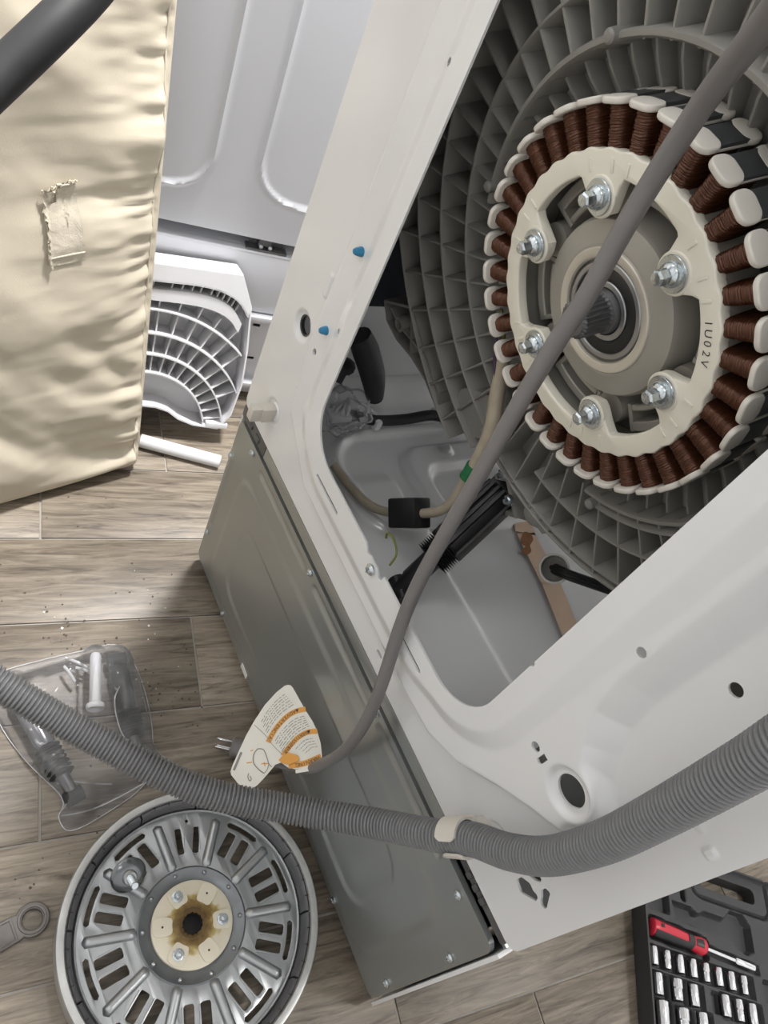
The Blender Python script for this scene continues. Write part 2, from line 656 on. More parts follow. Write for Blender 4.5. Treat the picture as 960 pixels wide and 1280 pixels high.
def ped_h(x, z):
    h = 0.0022 * sstep(0.012, 0.0, sd_rrect(x, z, -0.285, 0.045, 0.285, 0.277, 0.03))
    h = h - 0.0022 * sstep(0.010, 0.0, sd_rrect(x, z, -0.235, 0.085, 0.235, 0.225, 0.03))
    for a, b in ((-0.255, -0.105), (-0.075, 0.08), (0.105, 0.245)):
        h = h - 0.0025 * sstep(0.004, 0.0, sd_rrect(x, z, a, 0.3185, b, 0.3245, 0.003))
    for a, b in ((0.12, 0.335),):
        h = h + 0.0028 * sstep(0.004, 0, sd_rrect(x, z, -0.3325, a, -0.3295, 0.27, 0.001))
    return h


me = sheet(-HW + 0.003, HW - 0.006, 0.014, 0.340, 0.003, ped_h,
           cut=lambda x, z: -sd_rrect(x, z, -HW + 0.004, 0.022, HW - 0.007, 0.338, 0.012),
           rim=0.006, to3d=lambda x, z, h: np.stack([x, -h, z], -1))
bs = add('back_sheet', me, GALV, ped)
mb = MB().box((-HW + 0.0015, 0.36, 0.185), (0.003, 0.716, 0.33))
mb.build('side_panel', WHITE, ped)
MB().box((HW - 0.0022, 0.3585, 0.183), (0.0044, 0.7195, 0.322), b=0.001).build('side_panel', WHITE, ped)
MB().box((0, 0.715, 0.185), (0.68, 0.02, 0.32), b=0.004).build('drawer_front', WHITE, ped)
MB().box((0, 0.36, 0.024), (0.67, 0.70, 0.006)).build('bottom_plate', GALV, ped)
MB().box((0, 0.36, 0.3415), (0.678, 0.70, 0.005), b=0.001).build('top_rail', GALV, ped)
for x in (-0.305, 0.305):
    for y in (0.045, 0.66):
        MB().lathe([(0, 0.0), (0.019, 0.0), (0.021, 0.004), (0.018, 0.009), (0.009, 0.010), (0.009, 0.026), (0, 0.026)], 20).build('foot', BLACK, ped, Matrix.Translation((x, y, 0.0008)))
MB().box((-0.117, -0.0012, 0.028), (0.022, 0.0012, 0.010)).build('sticker', STICKER, ped, label='small white sticker')


def screw_me(r=0.0045, s=1.0):
    mb = MB().lathe([(0, -0.003 * s), (r * 0.55, -0.0027 * s), (r, -0.0012 * s), (r, 0.0), (0, 0.0)], 14, axis='y')
    mb.box((0, -0.0031 * s, 0), (r * 1.1, 0.0008, r * 0.28)).box((0, -0.0031 * s, 0), (r * 0.28, 0.0008, r * 1.1))
    return mb.me()


SCR = screw_me(0.0048, 1.2)
for x, z in ((-0.337 + 0.002, 0.269), (-0.287, 0.327), (-0.331, 0.095), (-0.092, 0.330), (-0.217, 0.031), (0.282, 0.325), (0.327, 0.257), (0.326, 0.087), (0.219, 0.030), (0.092, 0.330), (0.0, 0.030)):
    add('screw', SCR, ZINC, ped, Matrix.Translation((x, -0.0005, z)))
# plastic corner pieces bridging pedestal and washer
mb = MB().box((-0.303, 0.008, 0.3535), (0.078, 0.016, 0.020), b=0.003)
mb.box((-0.315, -0.0003, 0.3535), (0.018, 0.004, 0.006), b=0.001).box((-0.288, -0.0003, 0.3535), (0.012, 0.004, 0.008), b=0.001)
mb.build('stacking_bracket', DARKMETAL, ped, label='dark plastic corner bracket')
mb = MB().box((0.293, 0.013, 0.3535), (0.084, 0.016, 0.018), b=0.003)
for k in range(3):
    mb.box((0.272 + 0.012 * k, 0.0045, 0.3535), (0.007, 0.006, 0.010), b=0.002)
mb.build('stacking_bracket', DARKMETAL, ped, label='dark plastic corner bracket')

# ================================================================== WASHER
wash = thing('washing_machine', 'white washing machine opened at the back showing its motor coils', 'washing machine', (0, 0.36, 0.3455))
ZB, ZT = 0.3645, 1.32


def sc(p, y):            # points measured on the plane y = 0, moved along to plane y
    t = (y + 0.3884) / 0.3884
    return CAM.x + (p[0] - CAM.x) * t, CAM.z + (p[1] - CAM.z) * t


D1, D2 = 0.016, 0.006     # bulge of the middle, then of the flange round the opening
YO = -(D1 + D2)
mid_poly = [(-0.150, 0.425), (0.107, 0.425), (0.152, 0.428), (0.188, 0.448), (0.222, 0.484), (0.252, 0.511), (0.277, 0.530), (0.268, 0.560), (0.236, 0.600), (0.222, 0.628),
            (0.216, 0.665), (0.216, 1.25), (-0.232, 1.25), (-0.232, 0.66), (-0.236, 0.56), (-0.222, 0.47)]
OX0, OZ0 = sc((-0.192, 0.459), YO)
OX1, _ = sc((0.166, 0.5), YO)
OZ1 = 1.10


def d_open(x, z):
    return sd_rrect(x, z, OX0, OZ0, OX1, OZ1, 0.052)


def ramp(t):
    """1 -> 0 slope with slightly rounded ends"""
    t = np.clip(t, -0.2, 1.2)
    s = 0.5 * (np.sqrt(t * t + 0.006) - np.sqrt((t - 1) ** 2 + 0.006) + 1)
    return 1 - np.clip(s, 0, 1)


def pan_h(x, z):
    dm = sd_poly(x, z, mid_poly)
    right = sstep(0.19, 0.23, x) * sstep(0.56, 0.62, z)
    wdt = 0.014 + 0.010 * right
    h = D1 * ramp(dm / wdt)
    wide = 0.013 * sstep(0.14, 0.09, x) * sstep(0.52, 0.49, z)
    h = h + D2 * ramp((d_open(x, z) - 0.020 - wide) / 0.016)
    for i, (cx, cz, r) in enumerate(HB):
        q = np.hypot(x - cx, z - cz)
        if i:
            k = sstep(r + 0.020, r + 0.009, q)
            h = h * (1 - k) + D1 * k
        h = h - 0.0045 * sstep(r + 0.009, r + 0.003, q)
    for cx, cz in ((-0.277, 0.415), (0.258, 0.425)):
        q = np.hypot(x - cx, z - cz)
        h = h - 0.0022 * sstep(0.018, 0.013, q)
    # little louvre stamped near the right edge, step beside the bottom slots
    h = h + 0.0016 * sstep(0.002, 0.0, sd_rrect(x, z, 0.3265, 0.630, 0.3315, 0.6375, 0.001)) + 0.0008 * sstep(0.003, 0.0, np.hypot(x - 0.3137, z - 0.6386) - 0.002)
    h = h + 0.002 * sstep(0.003, 0.0, sd_rrect(x, z, -0.262, 0.600, -0.257, 0.625, 0.002))
    h = h - 0.0015 * sstep(0.003, 0.0, sd_rrect(x, z, -0.12, 0.421, 0.03, 0.4225, 0.0007))
    return h


HB = []
for cx, cz, r, y in ((-0.280, 0.544, 0.0105, 0.0), (0.257, 0.541, 0.0128, -D1)):
    q = sc((cx, cz), y)
    HB.append((q[0], q[1], r))
SH = []
for cx, cz, r in ((-0.211, 0.852, 0.0032), (-0.242, 0.540, 0.0036), (-0.212, 0.593, 0.003), (0.167, 0.589, 0.003), (0.209, 0.679, 0.0038), (0.258, 0.722, 0.0048), (0.2166, 0.5354, 0.0043)):
    SH.append((*sc((cx, cz), -D1 if cx < 0.25 else 0), r))
SLOT = [(*sc((-0.150, 0.4415), -0.017), *sc((-0.093, 0.4460), -0.017)), (*sc((0.050, 0.4435), -0.017), *sc((0.102, 0.4480), -0.017))]
RECT = [(0.0455, 0.3860, 0.0565, 0.3900), (0.0455, 0.4000, 0.0585, 0.4040)]
KEY = [[(0.292, 0.440), (0.298, 0.444), (0.303, 0.457), (0.298, 0.459), (0.294, 0.450), (0.290, 0.447)],
       [(0.293, 0.425), (0.303, 0.422), (0.309, 0.430), (0.314, 0.437), (0.311, 0.443), (0.306, 0.440), (0.300, 0.441), (0.293, 0.434)],
       [(0.311, 0.441), (0.314, 0.447), (0.322, 0.454), (0.325, 0.449), (0.327, 0.440), (0.322, 0.437), (0.315, 0.436)]]
KEY = [KEY[1], [(0.308, 0.4575), (0.3125, 0.4605), (0.3165, 0.4535), (0.3215, 0.4455), (0.3205, 0.441), (0.316, 0.441), (0.313, 0.446), (0.308, 0.451)],
       [(0.290, 0.447), (0.294, 0.444), (0.300, 0.449), (0.303, 0.457), (0.300, 0.459), (0.295, 0.454)]]
RQ = [sc(p, -D1) for p in ((0.2243, 0.5283), (0.2297, 0.5283), (0.2297, 0.5428), (0.2243, 0.5428))]
NOTCH = [(-0.043, 0.50), (-0.043, 0.462), (-0.030, 0.452), (-0.020, 0.463), (-0.012, 0.461), (-0.004, 0.447), (0.004, 0.461), (0.004, 0.50)]
NOTCH = [sc((-0.0405, 0.49), YO), sc((-0.0405, 0.4585), YO), sc((-0.034, 0.4525), YO), sc((-0.028, 0.456), YO), sc((-0.022, 0.4545), YO), sc((-0.012, 0.4555), YO), sc((-0.004, 0.448), YO), sc((0.0005, 0.4525), YO), sc((0.003, 0.49), YO)]


def pan_cut(x, z):
    d = d_open(x, z)
    for cx, cz, r in HB + SH:
        d = np.minimum(d, np.hypot(x - cx, z - cz) - r)
    for a in SLOT:
        d = np.minimum(d, sd_rrect(x, z, *a, 0.0014))
    for a in RECT:
        d = np.minimum(d, sd_rrect(x, z, *a, 0.0004))
    near = (x > 0.27) & (z < 0.49)
    if near.any():
        for k in KEY:
            dd = np.full(x.shape, 1.0)
            dd[near] = sd_poly(x[near], z[near], k)
            d = np.minimum(d, dd)
    near = (np.abs(x) < 0.26) & (z < 0.56) & (z > 0.43)
    if near.any():
        dd = np.full(x.shape, 1.0)
        dd[near] = np.minimum(sd_poly(x[near], z[near], RQ), sd_poly(x[near], z[near], NOTCH))
        d = np.minimum(d, dd)
    return np.minimum(d, -sd_rrect(x, z, -HW + 0.0006, ZB + 0.0006, HW - 0.0006, ZT + 0.2, 0.012))


me = sheet(-HW, HW, ZB, ZT, 0.0015, pan_h, pan_cut, rim=0.0022, to3d=lambda x, z, h: np.stack([x, -h, z], -1))
panel = add('back_panel', me, WHITE, wash)
# dark collars behind the two round holes
for i, (cx, cz, r) in enumerate(HB[:1]):
    MB().lathe([(r * 0.98, 0.0), (r + 0.0016, -0.0008), (r + 0.0016, 0.004), (r * 0.98, 0.004)], 28, axis='y', closed=True).build('hole_collar', DARKMETAL if i else BLACK, panel, Matrix.Translation((cx, (0.0045 if i == 0 else -0.001), cz)))
# exterior
MB().box((-0.006, 0.0045, 0.3548), (0.512, 0.010, 0.0185), b=0.001).build('base_rail', GALV, wash, label='dull grey metal rail under the back panel')
MB().box((-HW + 0.0012, 0.37, (ZB + ZT) / 2), (0.0024, 0.726, ZT - ZB), b=0.0008).build('side_panel', WHITE, wash)
MB().box((HW - 0.0012, 0.37, (ZB + ZT) / 2), (0.0024, 0.726, ZT - ZB), b=0.0008).build('side_panel', WHITE, wash)
MB().box((0, 0.737, (0.80 + ZT) / 2), (0.684, 0.012, ZT - 0.80), b=0.004).build('front_panel', WHITE, wash)
MB().box((0, 0.37, ZT + 0.0125), (0.688, 0.744, 0.025), b=0.006).build('top_lid', WHITE, wash)
for x in (-0.30, 0.30):
    for y in (0.06, 0.68):
        MB().lathe([(0, 0.0), (0.018, 0.0), (0.020, 0.004), (0.010, 0.008), (0.010, 0.0165), (0, 0.0165)], 16).build('foot', RUBBER, wash, Matrix.Translation((x, y, 0.3450)))


MB().box((-0.08, 0.0080, 0.402), (0.46, 0.003, 0.072)).build('slot_backing', DARKMETAL, wash)  # dark strip added behind the panel so its slots read as shaded


# base pan of the cabinet
def base_h(x, y):
    h = 0.034 * sstep(-0.285, -0.338, x) + 0.034 * sstep(0.285, 0.338, x)
    h = h + 0.010 * sstep(0.004, -0.004, y - 0.146 - 0.0 * x) * sstep(-0.20, -0.17, x) * 0.9
    r1 = sd_rrect(x, y, -0.262, 0.075, -0.085, 0.60, 0.06)
    h = h + 0.010 * sstep(0.012, 0.0, np.abs(r1)) * sstep(-0.04, -0.06, x)
    r2 = sd_rrect(x, y, -0.235, 0.17, -0.085, 0.56, 0.045)
    h = h + 0.008 * sstep(0.0, -0.012, r2) - 0.014 * sstep(0.0, -0.010, sd_rrect(x, y, -0.195, 0.20, -0.11, 0.52, 0.03))
    h = h + 0.012 * sstep(0.012, 0.0, np.hypot(x + 0.215, y - 0.255))
    return h + 0.0008 * vnoise(x * 30, y * 30)


me = sheet(-0.340, 0.340, 0.012, 0.72, 0.004, base_h, None, 0, lambda x, y, h: np.stack([x, y, 0.372 + h], -1))
base = add('base_pan', me, WHITE, wash)
mb = MB()
P = [(-0.128, 0.332, 0.3745), (-0.06, 0.302, 0.3745), (0.02, 0.290, 0.3745), (0.13, 0.262, 0.3745)]
for i in range(3):
    a, b = Vector(P[i]), Vector(P[i + 1])
    t = (b - a).normalized()
    n = Vector((t.y, -t.x, 0)) * 0.015
    mb.raw([a - n, b - n, b + n, a + n, a - n + Vector((0, 0, .0012)), b - n + Vector((0, 0, .0012)), b + n + Vector((0, 0, .0012)), a + n + Vector((0, 0, .0012))],
           [(0, 1, 2, 3), (4, 7, 6, 5), (0, 4, 5, 1), (2, 6, 7, 3), (0, 3, 7, 4), (1, 5, 6, 2)])
mb.build('tape_strip', ORTAPE, base, label='brownish orange adhesive strip', smooth=False)
q = smooth_poly([(-0.062, 0.300), (-0.048, 0.284), (-0.040, 0.287), (-0.036, 0.276), (-0.028, 0.279), (-0.031, 0.291), (-0.040, 0.295), (-0.047, 0.306), (-0.056, 0.309)], 3)
MB().prism(q, 0.3757, 0.3763).build('rust_stain', RUST, base)
mb = MB().box((0.265, 0.17, 0.405), (0.125, 0.25, 0.060), b=0.012).box((0.300, 0.10, 0.44), (0.06, 0.08, 0.03), b=0.008)
mb.build('hole_backing', mat('backing_grey', (0.17, 0.17, 0.165), 0.5), wash)  # unseen grey block added inside so the panel holes look dark
# felt pad on the inside of the left wall and its inner side
MB().box((-0.3365, 0.33, 0.86), (0.006, 0.56, 0.66), b=0.002).build('insulation_pad', NAVY, wash, label='dark felt insulation pad')
# ------------------------------------------------------------------ tub (local frame: x right, y into the machine, z up)
TAX, TAY, TAZ = (0.9993, 0.0372, 0.0), (-0.0356, 0.9582, 0.2838), (0.0105, -0.2837, 0.9589)
TO = (0.0056, 0.0312, 0.7927)
TM = M4(TO, TAX, TAY, TAZ)


def tubP(x, y, z):
    return TM @ Vector((x, y, z))


def rout(deg):
    d = (deg + 180) % 360 - 180
    if -112 < d < -48:
        return 0.248
    if 20 < d < 150:
        return 0.31
    return 0.322


# back wall of the tub + drum
mb = MB()
prof_n = 96
v, f = [], []
rows = [lambda a: (0.058, 0.052), lambda a: (0.126, 0.052), lambda a: (0.132, 0.050), lambda a: (0.158, 0.044), lambda a: (rout(a) - 0.003, 0.046),
        lambda a: (rout(a), 0.052), lambda a: (min(rout(a), 0.285), 0.115), lambda a: (min(rout(a) + 0.01, 0.288), 0.42), lambda a: (0.15, 0.46)]
for k in range(prof_n):
    a = 360 * k / prof_n
    for g in rows:
        r, h = g(a)
        v.append((r * math.cos(math.radians(a)), h, r * math.sin(math.radians(a))))
p = len(rows)
for k in range(prof_n):
    for i in range(p - 1):
        f.append((k * p + i, ((k + 1) % prof_n) * p + i, ((k + 1) % prof_n) * p + i + 1, k * p + i + 1))
mb.raw(v, f)
tub = mb.build('rear_tub', TUBG, wash, TM)


def radial_rib(r0, r1, front0, front1, back, th):
    """rib along +x from r0 to r1, its free edge facing -y, slightly rounded and drafted"""
    h = th / 2
    v = []
    for r, fr in ((r0, front0), (r1, front1)):
        v += [(r, back, -h * 1.5), (r, fr + h * 0.8, -h), (r, fr, -h * 0.55), (r, fr, h * 0.55), (r, fr + h * 0.8, h), (r, back, h * 1.5)]
    f = [(i, i + 1, i + 7, i + 6) for i in range(5)] + [(0, 5, 4, 3, 2, 1), (6, 7, 8, 9, 10, 11)]
    return MB().raw(v, f).me(sharp=50)


def rotY(deg):
    """+x -> (cos, 0, sin) in the tub frame"""
    a = math.radians(deg)
    return M4((0, 0, 0), (math.cos(a), 0, math.sin(a)), (0, 1, 0), (-math.sin(a), 0, math.cos(a)))


rib_cache = {}
for k in range(48):
    a = 3.0 + 7.5 * k
    R = rout(a)
    key = round(R, 3)
    if key not in rib_cache:
        rib_cache[key] = radial_rib(0.160, R - 0.001, 0.019, 0.019, 0.048, 0.0030)
    add('radial_rib', rib_cache[key], TUBG, tub, TM @ rotY(a))
# L-shaped ribs of the recess round the stator
v = []
lme = MB()
for (ra, fa), (rb, fb) in (((0.116, 0.044), (0.138, 0.036)), ((0.138, 0.036), (0.150, 0.031)), ((0.150, 0.031), (0.1615, 0.029))):
    m_ = radial_rib(ra, rb, fa, fb, 0.053, 0.0034)
    lme.raw([q.co for q in m_.vertices], [tuple(pl.vertices) for pl in m_.polygons])
LME = lme.me(sharp=50)
for k in range(48):
    a = 3.0 + 7.5 * k
    add('recess_rib', LME, TUBG, tub, TM @ rotY(a))


def ring_rib(r, th, a0, a1, front=0.018, back=0.049, name='ring_rib'):
    h = th / 2
    n = max(8, int(abs(a1 - a0) / 3.75))
    prof = [(r - h * 1.4, back), (r - h, front + h * .8), (r - h * .5, front), (r + h * .5, front), (r + h, front + h * .8), (r + h * 1.4, back)]
    mb = MB().lathe(prof, n, axis='y', a0=math.radians(a0), a1=math.radians(a1), closed=True)
    mb.build(name, TUBG, tub, TM, sharp=50)


ring_rib(0.1635, 0.0058, -70, 188, front=0.0165)
ring_rib(0.1950, 0.0034, 108, 250)
ring_rib(0.1990, 0.0034, 270, 330)
ring_rib(0.2375, 0.0034, 150, 360)
ring_rib(0.2790, 0.0034, 160, 252)
ring_rib(0.3200, 0.0032, 150, 247)
ring_rib(0.2465, 0.0034, 250, 312)
ring_rib(0.1720, 0.0046, 292, 330, front=0.0165)
for a, r in ((123.5, 0.1640), (183, 0.1640), (-66.5, 0.1705)):
    MB().lathe([(0, 0.011), (0.0032, 0.0115), (0.0046, 0.013), (0.0050, 0.017), (0.0062, 0.045), (0, 0.045)], 14, axis='y').build('boss', TUBG, tub, TM @ rotY(a) @ Matrix.Translation((r, 0, 0)))
# mounting ear low on the left, with its own ribs
ear = [(-0.205, -0.235), (-0.243, -0.205), (-0.300, -0.242), (-0.288, -0.262), (-0.262, -0.268), (-0.228, -0.264), (-0.192, -0.268), (-0.158, -0.285), (-0.165, -0.262)]
m_ = MB()
me = shape2d([ear], 0.006, 0.001)
EM = TM @ M4((0, 0.047, 0), (1, 0, 0), (0, 0, 1), (0, -1, 0))
add('ear_plate', me, TUBG, tub, EM)
mb = MB()
for i in range(len(ear)):
    a, b = Vector(ear[i]), Vector(ear[(i + 1) % len(ear)])
    d = (b - a)
    L_ = d.length
    d.normalize()
    mb.box(((a.x + b.x) / 2, 0.034, (a.y + b.y) / 2), (L_, 0.026, 0.0032), M4(((a.x + b.x) / 2, 0.034, (a.y + b.y) / 2), (d.x, 0, d.y), (0, 1, 0), (-d.y, 0, d.x)) @ Matrix.Translation((-(a.x + b.x) / 2, -0.034, -(a.y + b.y) / 2)))
mb.lathe([(0.006, 0.020), (0.009, 0.020), (0.009, 0.047), (0.006, 0.047)], 16, Matrix.Translation((-0.262, 0, -0.245)), axis='y', closed=True)
for x0, z0, x1, z1 in ((-0.243, -0.210, -0.230, -0.262), (-0.285, -0.240, -0.271, -0.243), (-0.253, -0.246, -0.200, -0.240)):
    d = Vector((x1 - x0, z1 - z0)); L_ = d.length; d.normalize()
    mb.box((0, 0, 0), (L_, 0.026, 0.003), M4(((x0 + x1) / 2, 0.034, (z0 + z1) / 2), (d.x, 0, d.y), (0, 1, 0), (-d.y, 0, d.x)))
mb.build('mounting_ear', TUBG, tub, TM, smooth=False)
# rounded tray lip and damper bracket under the tub
lip = smooth_poly([(-0.135, -0.226), (-0.105, -0.200), (-0.075, -0.185), (-0.055, -0.200), (-0.068, -0.232), (-0.100, -0.262), (-0.130, -0.258)], 4)
mb = MB()
mb.prism(lip, 0.024, 0.046, M4((0, 0, 0), (1, 0, 0), (0, 0, 1), (0, 1, 0)))
mb.build('tray_lip', TUBG, tub, TM, sharp=50)
mb = MB().box((0, 0, 0), (0.060, 0.042, 0.006), M4((-0.020, 0.044, -0.262), (0.72, 0, -0.69), (0, 1, 0), (0.69, 0, 0.72)), b=0.0015)
mb.box((0, 0, 0), (0.006, 0.030, 0.045), M4((-0.040, 0.050, -0.272), (0.72, 0, -0.69), (0, 1, 0), (0.69, 0, 0.72)), b=0.0015)
mb.box((0, 0, 0), (0.006, 0.030, 0.045), M4((-0.010, 0.050, -0.300), (0.72, 0, -0.69), (0, 1, 0), (0.69, 0, 0.72)), b=0.0015)
br = mb.build('damper_bracket', TUBG, tub, TM)
for p in ((-0.035, 0.021, -0.249), (-0.014, 0.021, -0.268)):
    MB().lathe([(0, -0.006), (0.0035, -0.006), (0.004, -0.002), (0.0065, -0.002), (0.0065, 0.002), (0, 0.002)], 6, axis='y').build('bracket_bolt', ZINC, tub, TM @ Matrix.Translation(p), smooth=False)
# counterweight nut pocket beside the bracket
mb = MB().lathe([(0.0001, 0.018), (0.010, 0.020), (0.017, 0.028), (0.020, 0.048)], 24, axis='y')
mb.build('dome_boss', TUBG, tub, TM @ Matrix.Translation((0.018, 0.0, -0.252)))
MB().lathe([(0.0055, 0.020), (0.0115, 0.020), (0.0125, 0.048), (0.0055, 0.048)], 6, axis='y', closed=True).build('nut_pocket', TUBG, tub, TM @ Matrix.Translation((0.034, 0.0, -0.243)), smooth=False)
MB().lathe([(0, 0.024), (0.0042, 0.024), (0.0048, 0.027), (0.0048, 0.04), (0, 0.04)], 6, axis='y').build('pocket_nut', DARKMETAL, tub, TM @ Matrix.Translation((0.034, 0.0, -0.243)), smooth=False)
# open cup with a black lead at the bottom of the tub
cup = MB().lathe([(0.0145, 0.0), (0.0165, 0.0), (0.0170, 0.006), (0.0150, 0.036), (0.013, 0.036), (0.0135, 0.004)], 28, axis='y', closed=True).lathe([(0.0001, 0.030), (0.0135, 0.030)], 28, axis='y')
_c = TM @ Vector((0.052, 0.058, -0.332))
_y = (_c - CAM).normalized()
_x = Vector((0.55, 0.75, -0.1))
_x = (_x - _y * _x.dot(_y)).normalized()
CUPM = M4(_c, _x, _y, _x.cross(_y))
cp = cup.build('sensor_cup', mat('pale_grey_plastic', (0.60, 0.585, 0.54), 0.45), tub, CUPM)
mb = MB()
for k in range(4):
    o_ = Vector((0.003 * math.cos(k * 1.57), 0, 0.003 * math.sin(k * 1.57)))
    mb.tube([Vector((0.0, 0.026, 0.0)) + o_, Vector((0.006, 0.004, 0.000)) + o_, Vector((0.020, -0.008, 0.001)) + o_, Vector((0.045, -0.004, 0.004)) + o_, Vector((0.080, 0.012, 0.008)) + o_, Vector((0.110, 0.03, 0.008)) + o_], 0.0030, 8, sub=5)
mb.build('sensor_lead', BLACK, cp, CUPM, label='bundle of black wires')

# ------------------------------------------------------------------ stator
BA = -1.5                     # bolt angles BA + 60k
inner = []
for k in range(180):
    d = 2.0 * k
    q = ((d - BA + 30) % 60) - 30          # angle from nearest bolt
    s = abs(q)
    t = min(max((s - 6.0) / 6.5, 0), 1)
    t = t * t * (3 - 2 * t)
    r = 0.0672 + 0.0238 * t
    if s < 6.0:
        r = 0.0660 + 0.0012 * (s / 6.0) ** 2
    inner.append((r * math.cos(math.radians(d)), r * math.sin(math.radians(d))))
outer = []
for k in range(216):
    d = 360.0 * k / 216
    r = 0.1036 + 0.0008 * math.cos(math.radians(36 * (d - 5)))
    outer.append((r * math.cos(math.radians(d)), r * math.sin(math.radians(d))))
SM = TM @ M4((0, 0.0, 0), (1, 0, 0), (0, 0, 1), (0, -1, 0))       # local z points out of the machine
me = shape2d([outer, inner], 0.009, 0.0014, 2)
me.transform(Matrix.Translation((0, 0, -0.0030)))
stator = add('stator', me, CREAM, wash, SM)
# raised lettering pad, gate marks and the printed code
RIDGE = MB().box((0.0955, 0, 0.0017), (0.008, 0.0022, 0.0010), b=0.0004).me()
for c in (0, 60, 120, 180, 240, 300):
    for q in (-14, -6, 6):
        a = math.radians(c + BA + 60 + q)
        add('moulded_ridge', RIDGE, CREAM, stator, SM @ M4((0, 0, 0), (math.cos(a), math.sin(a), 0), (-math.sin(a), math.cos(a), 0)))
for k in range(6):
    a = math.radians(BA + 60 * k)
    MB().lathe([(0.0001, 0.0024), (0.0128, 0.0024), (0.0136, 0.0016), (0.0136, 0.0005)], 28).build('bolt_seat', CREAM, stator, SM @ Matrix.Translation((0.0765 * math.cos(a), 0.0765 * math.sin(a), 0)))
for i, ch in enumerate('1U02V'):
    a = math.radians(37 - 3.65 * i)
    me = text_me(ch, 0.0078)
    add('stamped_code', me, INK, stator, SM @ M4((0.0962 * math.cos(a), 0.0962 * math.sin(a), 0.00175), (math.sin(a), -math.cos(a), 0), (math.cos(a), math.sin(a), 0)), label='dark stamped character')

# bolts
bm_ = MB().lathe([(0, 0.0165), (0.0040, 0.0165), (0.0052, 0.0152), (0.0052, 0.0075), (0, 0.0075)], 6)
bm_.lathe([(0.0001, 0.0172), (0.0036, 0.0168), (0.0036, 0.016)], 16)
BOLT = bm_.me(sharp=25)
FLG = MB().lathe([(0.0048, 0.0088), (0.0072, 0.0072), (0.0080, 0.0052), (0.0080, 0.0042), (0, 0.0042)], 24).me(sharp=40)
WSH = MB().lathe([(0.004, 0.0042), (0.0112, 0.0042), (0.0116, 0.0036), (0.0116, 0.0026), (0.004, 0.0026)], 32, closed=True).me(sharp=40)
for k in range(6):
    a = math.radians(BA + 60 * k)
    M = SM @ Matrix.Translation((0.0765 * math.cos(a), 0.0765 * math.sin(a), 0)) @ Matrix.Rotation(0.4 * k + 0.2, 4, 'Z')
    add('bolt', BOLT, ZINC, stator, M)
    add('bolt_flange', FLG, ZINC, stator, M)
    add('washer', WSH, ZINC, stator, M)

# coils: x = radial, y = tangential, z = out of the machine
nr, ns = 76, 14
v, f = [], []
for i in range(nr + 1):
    t = i / nr
    x = 0.1035 + 0.0262 * t
    turn = t * 19
    ridge = 0.00060 * abs(math.sin(PI * turn)) + 0.00018 * math.sin(turn * 2.3 + 1.0)
    hw = 0.0058 + 0.0009 * t + ridge
    hd = 0.0165 + ridge
    for k in range(ns):
        a = 2 * PI * k / ns
        c, s = math.cos(a), math.sin(a)
        e = 0.55
        v.append((x + 0.0006 * math.sin(2 * a + turn), hw * math.copysign(abs(c) ** e, c), -0.0165 + hd * math.copysign(abs(s) ** e, s)))
for i in range(nr):
    for k in range(ns):
        f.append((i * ns + k, i * ns + (k + 1) % ns, (i + 1) * ns + (k + 1) % ns, (i + 1) * ns + k))
COIL = mesh(v, f)
def cap_plate(y0, y1):
    m_ = shape2d([rrect(-0.0087, y0, 0.0087, y1, 0.0055, 5)], 0.0042, 0.0013, 2)
    return [(0.1314 + q.co.z, q.co.x, q.co.y) for q in m_.vertices], [tuple(pl.vertices) for pl in m_.polygons]


capm = MB().raw(*cap_plate(-0.0105, 0.0040)).raw(*cap_plate(-0.0425, -0.0300))
capm.box((0.1300, 0.0080, -0.018), (0.0016, 0.0014, 0.034)).box((0.1300, -0.0080, -0.018), (0.0016, 0.0014, 0.034))
CAPM = capm.me(sharp=50)
LAM = MB().box((0.1316, 0, -0.0215), (0.0034, 0.0166, 0.0285), b=0.0005).me(sharp=30)
for k in range(36):
    a = math.radians(5 + 10 * k)
    M = SM @ M4((0, 0, 0), (math.cos(a), math.sin(a), 0), (-math.sin(a), math.cos(a), 0))
    add('coil', COIL, COPPER, stator, M)
    add('tooth_cap', CAPM, CAPW, stator, M)
    add('tooth_core', LAM, LAMIN, stator, M)
# steel ring the teeth spring from, seen dark between the coils
MB().lathe([(0.100, -0.034), (0.1042, -0.034), (0.1042, -0.004), (0.100, -0.004)], 72, closed=True).build('core_ring', HUBG, stator, SM)

# ------------------------------------------------------------------ bearing housing and shaft
prof = [(0.066, -0.052), (0.0632, -0.012), (0.0612, -0.008), (0.0575, -0.0065), (0.0470, -0.0052), (0.0455, -0.0048), (0.0448, -0.0050), (0.0440, -0.0042), (0.0375, -0.0046), (0.0364, -0.0052), (0.0362, -0.0085), (0.0350, -0.0085)]
hub = MB().lathe(prof, 72).build('bearing_housing', HUBG, wash, SM)
MB().lathe([(0.0372, -0.0100), (0.0372, -0.0042), (0.0380, -0.0036), (0.0432, -0.0034), (0.0440, -0.0040), (0.0440, -0.0100)], 72, closed=True).build('bearing_sleeve', mat('pale_machined_metal', (0.62, 0.58, 0.50), 0.35, metal=0.3, noise=0.05, scale=60), hub, SM)
MB().lathe([(0.0350, -0.0120), (0.0350, -0.0062), (0.0342, -0.0056), (0.0312, -0.0056), (0.0306, -0.0064), (0.0306, -0.0120)], 64, closed=True).build('bearing_outer_race', STEEL, hub, SM)
MB().lathe([(0.0307, -0.0120), (0.0307, -0.0070), (0.0290, -0.0064), (0.0222, -0.0064), (0.0212, -0.0072), (0.0212, -0.0120)], 64, closed=True).build('bearing_seal', BLACK, hub, SM)
